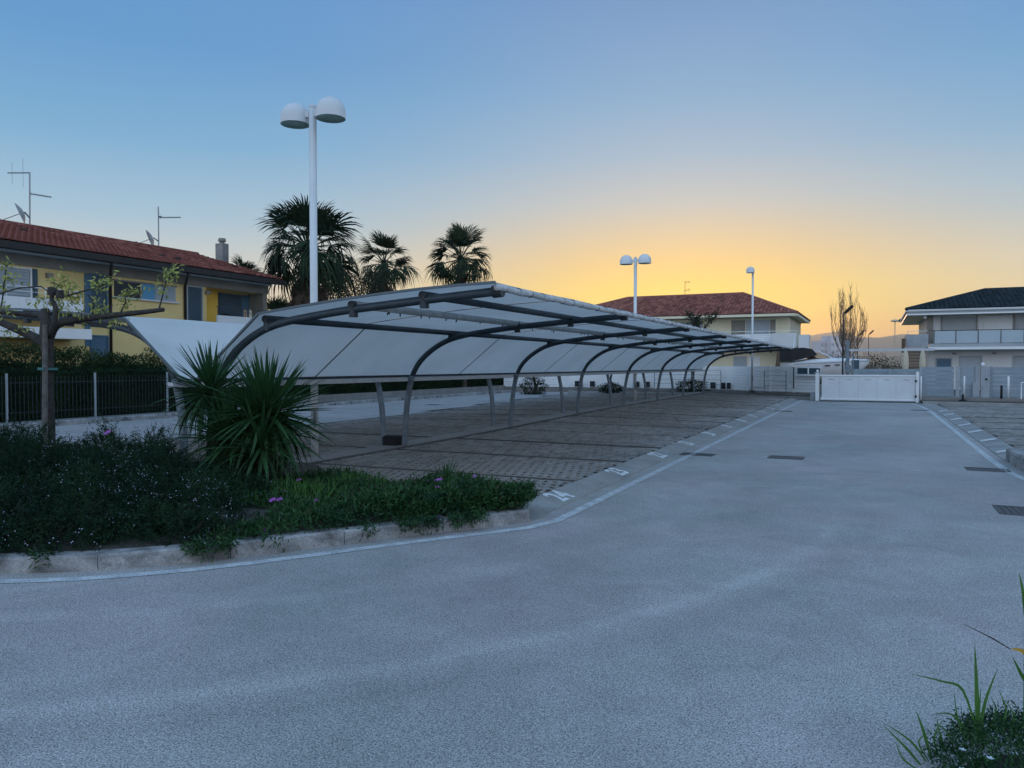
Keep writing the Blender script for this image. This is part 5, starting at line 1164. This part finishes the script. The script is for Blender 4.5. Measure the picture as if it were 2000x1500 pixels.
MB().tube([(-9.60, 6.33, .1), (-9.60, 6.35, 1.3), (-9.61, 6.37, 2.22)], [.036, .034, .031], 7).build('pole', M['stake'], sk)
MB().tube([(-9.58, 6.29, 1.645), (-9.58, 6.29, 1.675)], .04, 8).tube([(-9.70, 6.48, 1.64), (-9.70, 6.48, 1.67)], .10, 10).build('tie', M['tie'], sk)

# ------------------------------------------------------------------ weeds in the lower right corner
wd_ = empty('weed_patch', (.7, 3.75, 0), 'low dark weeds with small white flowers in the lower right corner', 'weed')
n = 3800; a = rng.random(n)*6.283; r_ = np.sqrt(rng.random(n)); X = .82+.58*r_*np.cos(a); Y = 3.62+.58*r_*np.sin(a)
Z = .02+.20*np.sqrt(np.maximum(0, 1-r_**2))*rng.random(n)**.4
k_ = (Y < 4.1); X, Y, Z = X[k_], Y[k_], Z[k_]; n = len(X)
sprigs(np.c_[X, Y, Z], rand_dirs(n, .7), .03+.05*rng.random(n), 8, .018, .007, M['iceplant'], 'foliage', wd_, (.7, 3.75, 0))
kk = [i for i in range(n) if Y[i] < 3.62 and r_[k_][i] < .95][:75]
for i in kk[:60]:
    P = []
    c = np.array([X[i], Y[i], Z[i]+.06]); t = MB()
    for j in range(5):
        az = j*1.2566; e = Vector((math.cos(az), math.sin(az), .25)); s_ = Vector((-e.y, e.x, 0)); c_ = Vector(c); t.poly([c_, c_+e*.009+s_*.005, c_+e*.015, c_+e*.009-s_*.005])
    t.build('flower', M['whiteflower'], wd_)
bxw = MB(); 
for i in range(24):
    a = 2*math.pi*i/24; bxw.v.append((.84+.50*math.cos(a), 3.60+.52*math.sin(a)*(1 if math.sin(a) < 0 else .75), .006))
bxw.v.append((.8, 3.65, .15)); bxw.f = [(i, (i+1) % 24, 24) for i in range(24)]; bxw.build('soil_mound', M['soil'], wd_, True)
def blade(pts, wd, m, parent, name='blade'):
    P_ = spline(pts, 4); t = MB(); L = len(P_)
    fw = Vector((-math.sin(R(10)), math.cos(R(10)), 0))
    for i, p in enumerate(P_):
        p = Vector(p); tn = (Vector(P_[min(i+1, L-1)])-Vector(P_[max(i-1, 0)])).normalized(); s_ = tn.cross(fw).normalized(); f_ = i/(L-1); w_ = wd*(.6+.9*f_ if f_ < .35 else 1.05*(1-((f_-.35)/.65)**1.5))*.5+.0005
        t.v += [tuple(p-s_*w_), tuple(p+fw*w_*.35), tuple(p+s_*w_)]
    for i in range(L-1): a = 3*i; t.f += [(a, a+1, a+4, a+3), (a+1, a+2, a+5, a+4)]
    return t.build(name, m, parent, True)
gr = empty('grass_tuft', (.42, 3.8, .1), 'upright broad grass tuft arching over the asphalt at lower right', 'grass')
for P_, w_ in (([(.42, 3.80, .12), (.415, 3.8, .3), (.405, 3.80, .505)], .017), ([(.42, 3.80, .12), (.36, 3.77, .31), (.28, 3.74, .345), (.155, 3.69, .375)], .010), ([(.43, 3.81, .12), (.45, 3.82, .26), (.495, 3.84, .40)], .012), ([(.42, 3.8, .12), (.425, 3.8, .22), (.43, 3.8, .32)], .008), ([(.40, 3.79, .1), (.32, 3.76, .20), (.24, 3.72, .20)], .007), ([(.37, 3.77, .09), (.34, 3.76, .2), (.325, 3.75, .31)], .005), ([(.46, 3.82, .12), (.49, 3.83, .22), (.47, 3.82, .28)], .007), ([(.50, 3.84, .13), (.53, 3.85, .22), (.50, 3.84, .31)], .007), ([(.55, 3.86, .14), (.56, 3.86, .2), (.53, 3.85, .26)], .007)): blade(P_, w_, M['weed'], gr)
g3 = empty('grass_tuft', (.18, 3.62, .02), 'short grass sprouts growing at the edge of the lower right weeds', 'grass')
for P_, w_ in (([(.22, 3.66, .02), (.16, 3.65, .10), (.06, 3.64, .16)], .009), ([(.20, 3.66, .0), (.14, 3.65, .07), (.055, 3.64, .15)], .010), ([(.24, 3.68, .02), (.21, 3.67, .14), (.18, 3.66, .23)], .012), ([(.27, 3.70, .03), (.25, 3.69, .12), (.285, 3.70, .2)], .007), ([(.23, 3.67, .02), (.19, 3.66, .1), (.24, 3.68, .15)], .006), ([(.30, 3.71, .04), (.27, 3.70, .14), (.26, 3.7, .2)], .006), ([(.2, 3.6, .0), (.13, 3.6, .04), (.1, 3.6, .11)], .007), ([(.33, 3.73, .04), (.31, 3.72, .12), (.27, 3.71, .17)], .007)): blade(P_, w_, M['weed'], g3)
re_ = empty('tall_reed', (.60, 3.9, .1), 'tall grass stem at the right frame edge with one yellowed leaf', 'grass')
MB().tube([(.605, 3.9, .1), (.603, 3.9, .5), (.60, 3.9, .80)], [.006, .005, .003], 6).build('stem', M['weed'], re_)
blade([(.60, 3.9, .46), (.585, 3.9, .475), (.545, 3.88, .48)], .016, M['weedyellow'], re_, 'yellow_leaf'); blade([(.545, 3.88, .48), (.47, 3.84, .53), (.36, 3.79, .59)], .005, M['bark'], re_, 'dry_tip')
blade([(.605, 3.9, .34), (.585, 3.89, .38), (.555, 3.88, .445)], .014, M['weed'], re_); blade([(.60, 3.9, .62), (.592, 3.9, .72), (.575, 3.89, .81)], .012, M['weed'], re_); blade([(.61, 3.9, .2), (.64, 3.9, .4), (.7, 3.9, .6)], .014, M['weed'], re_)
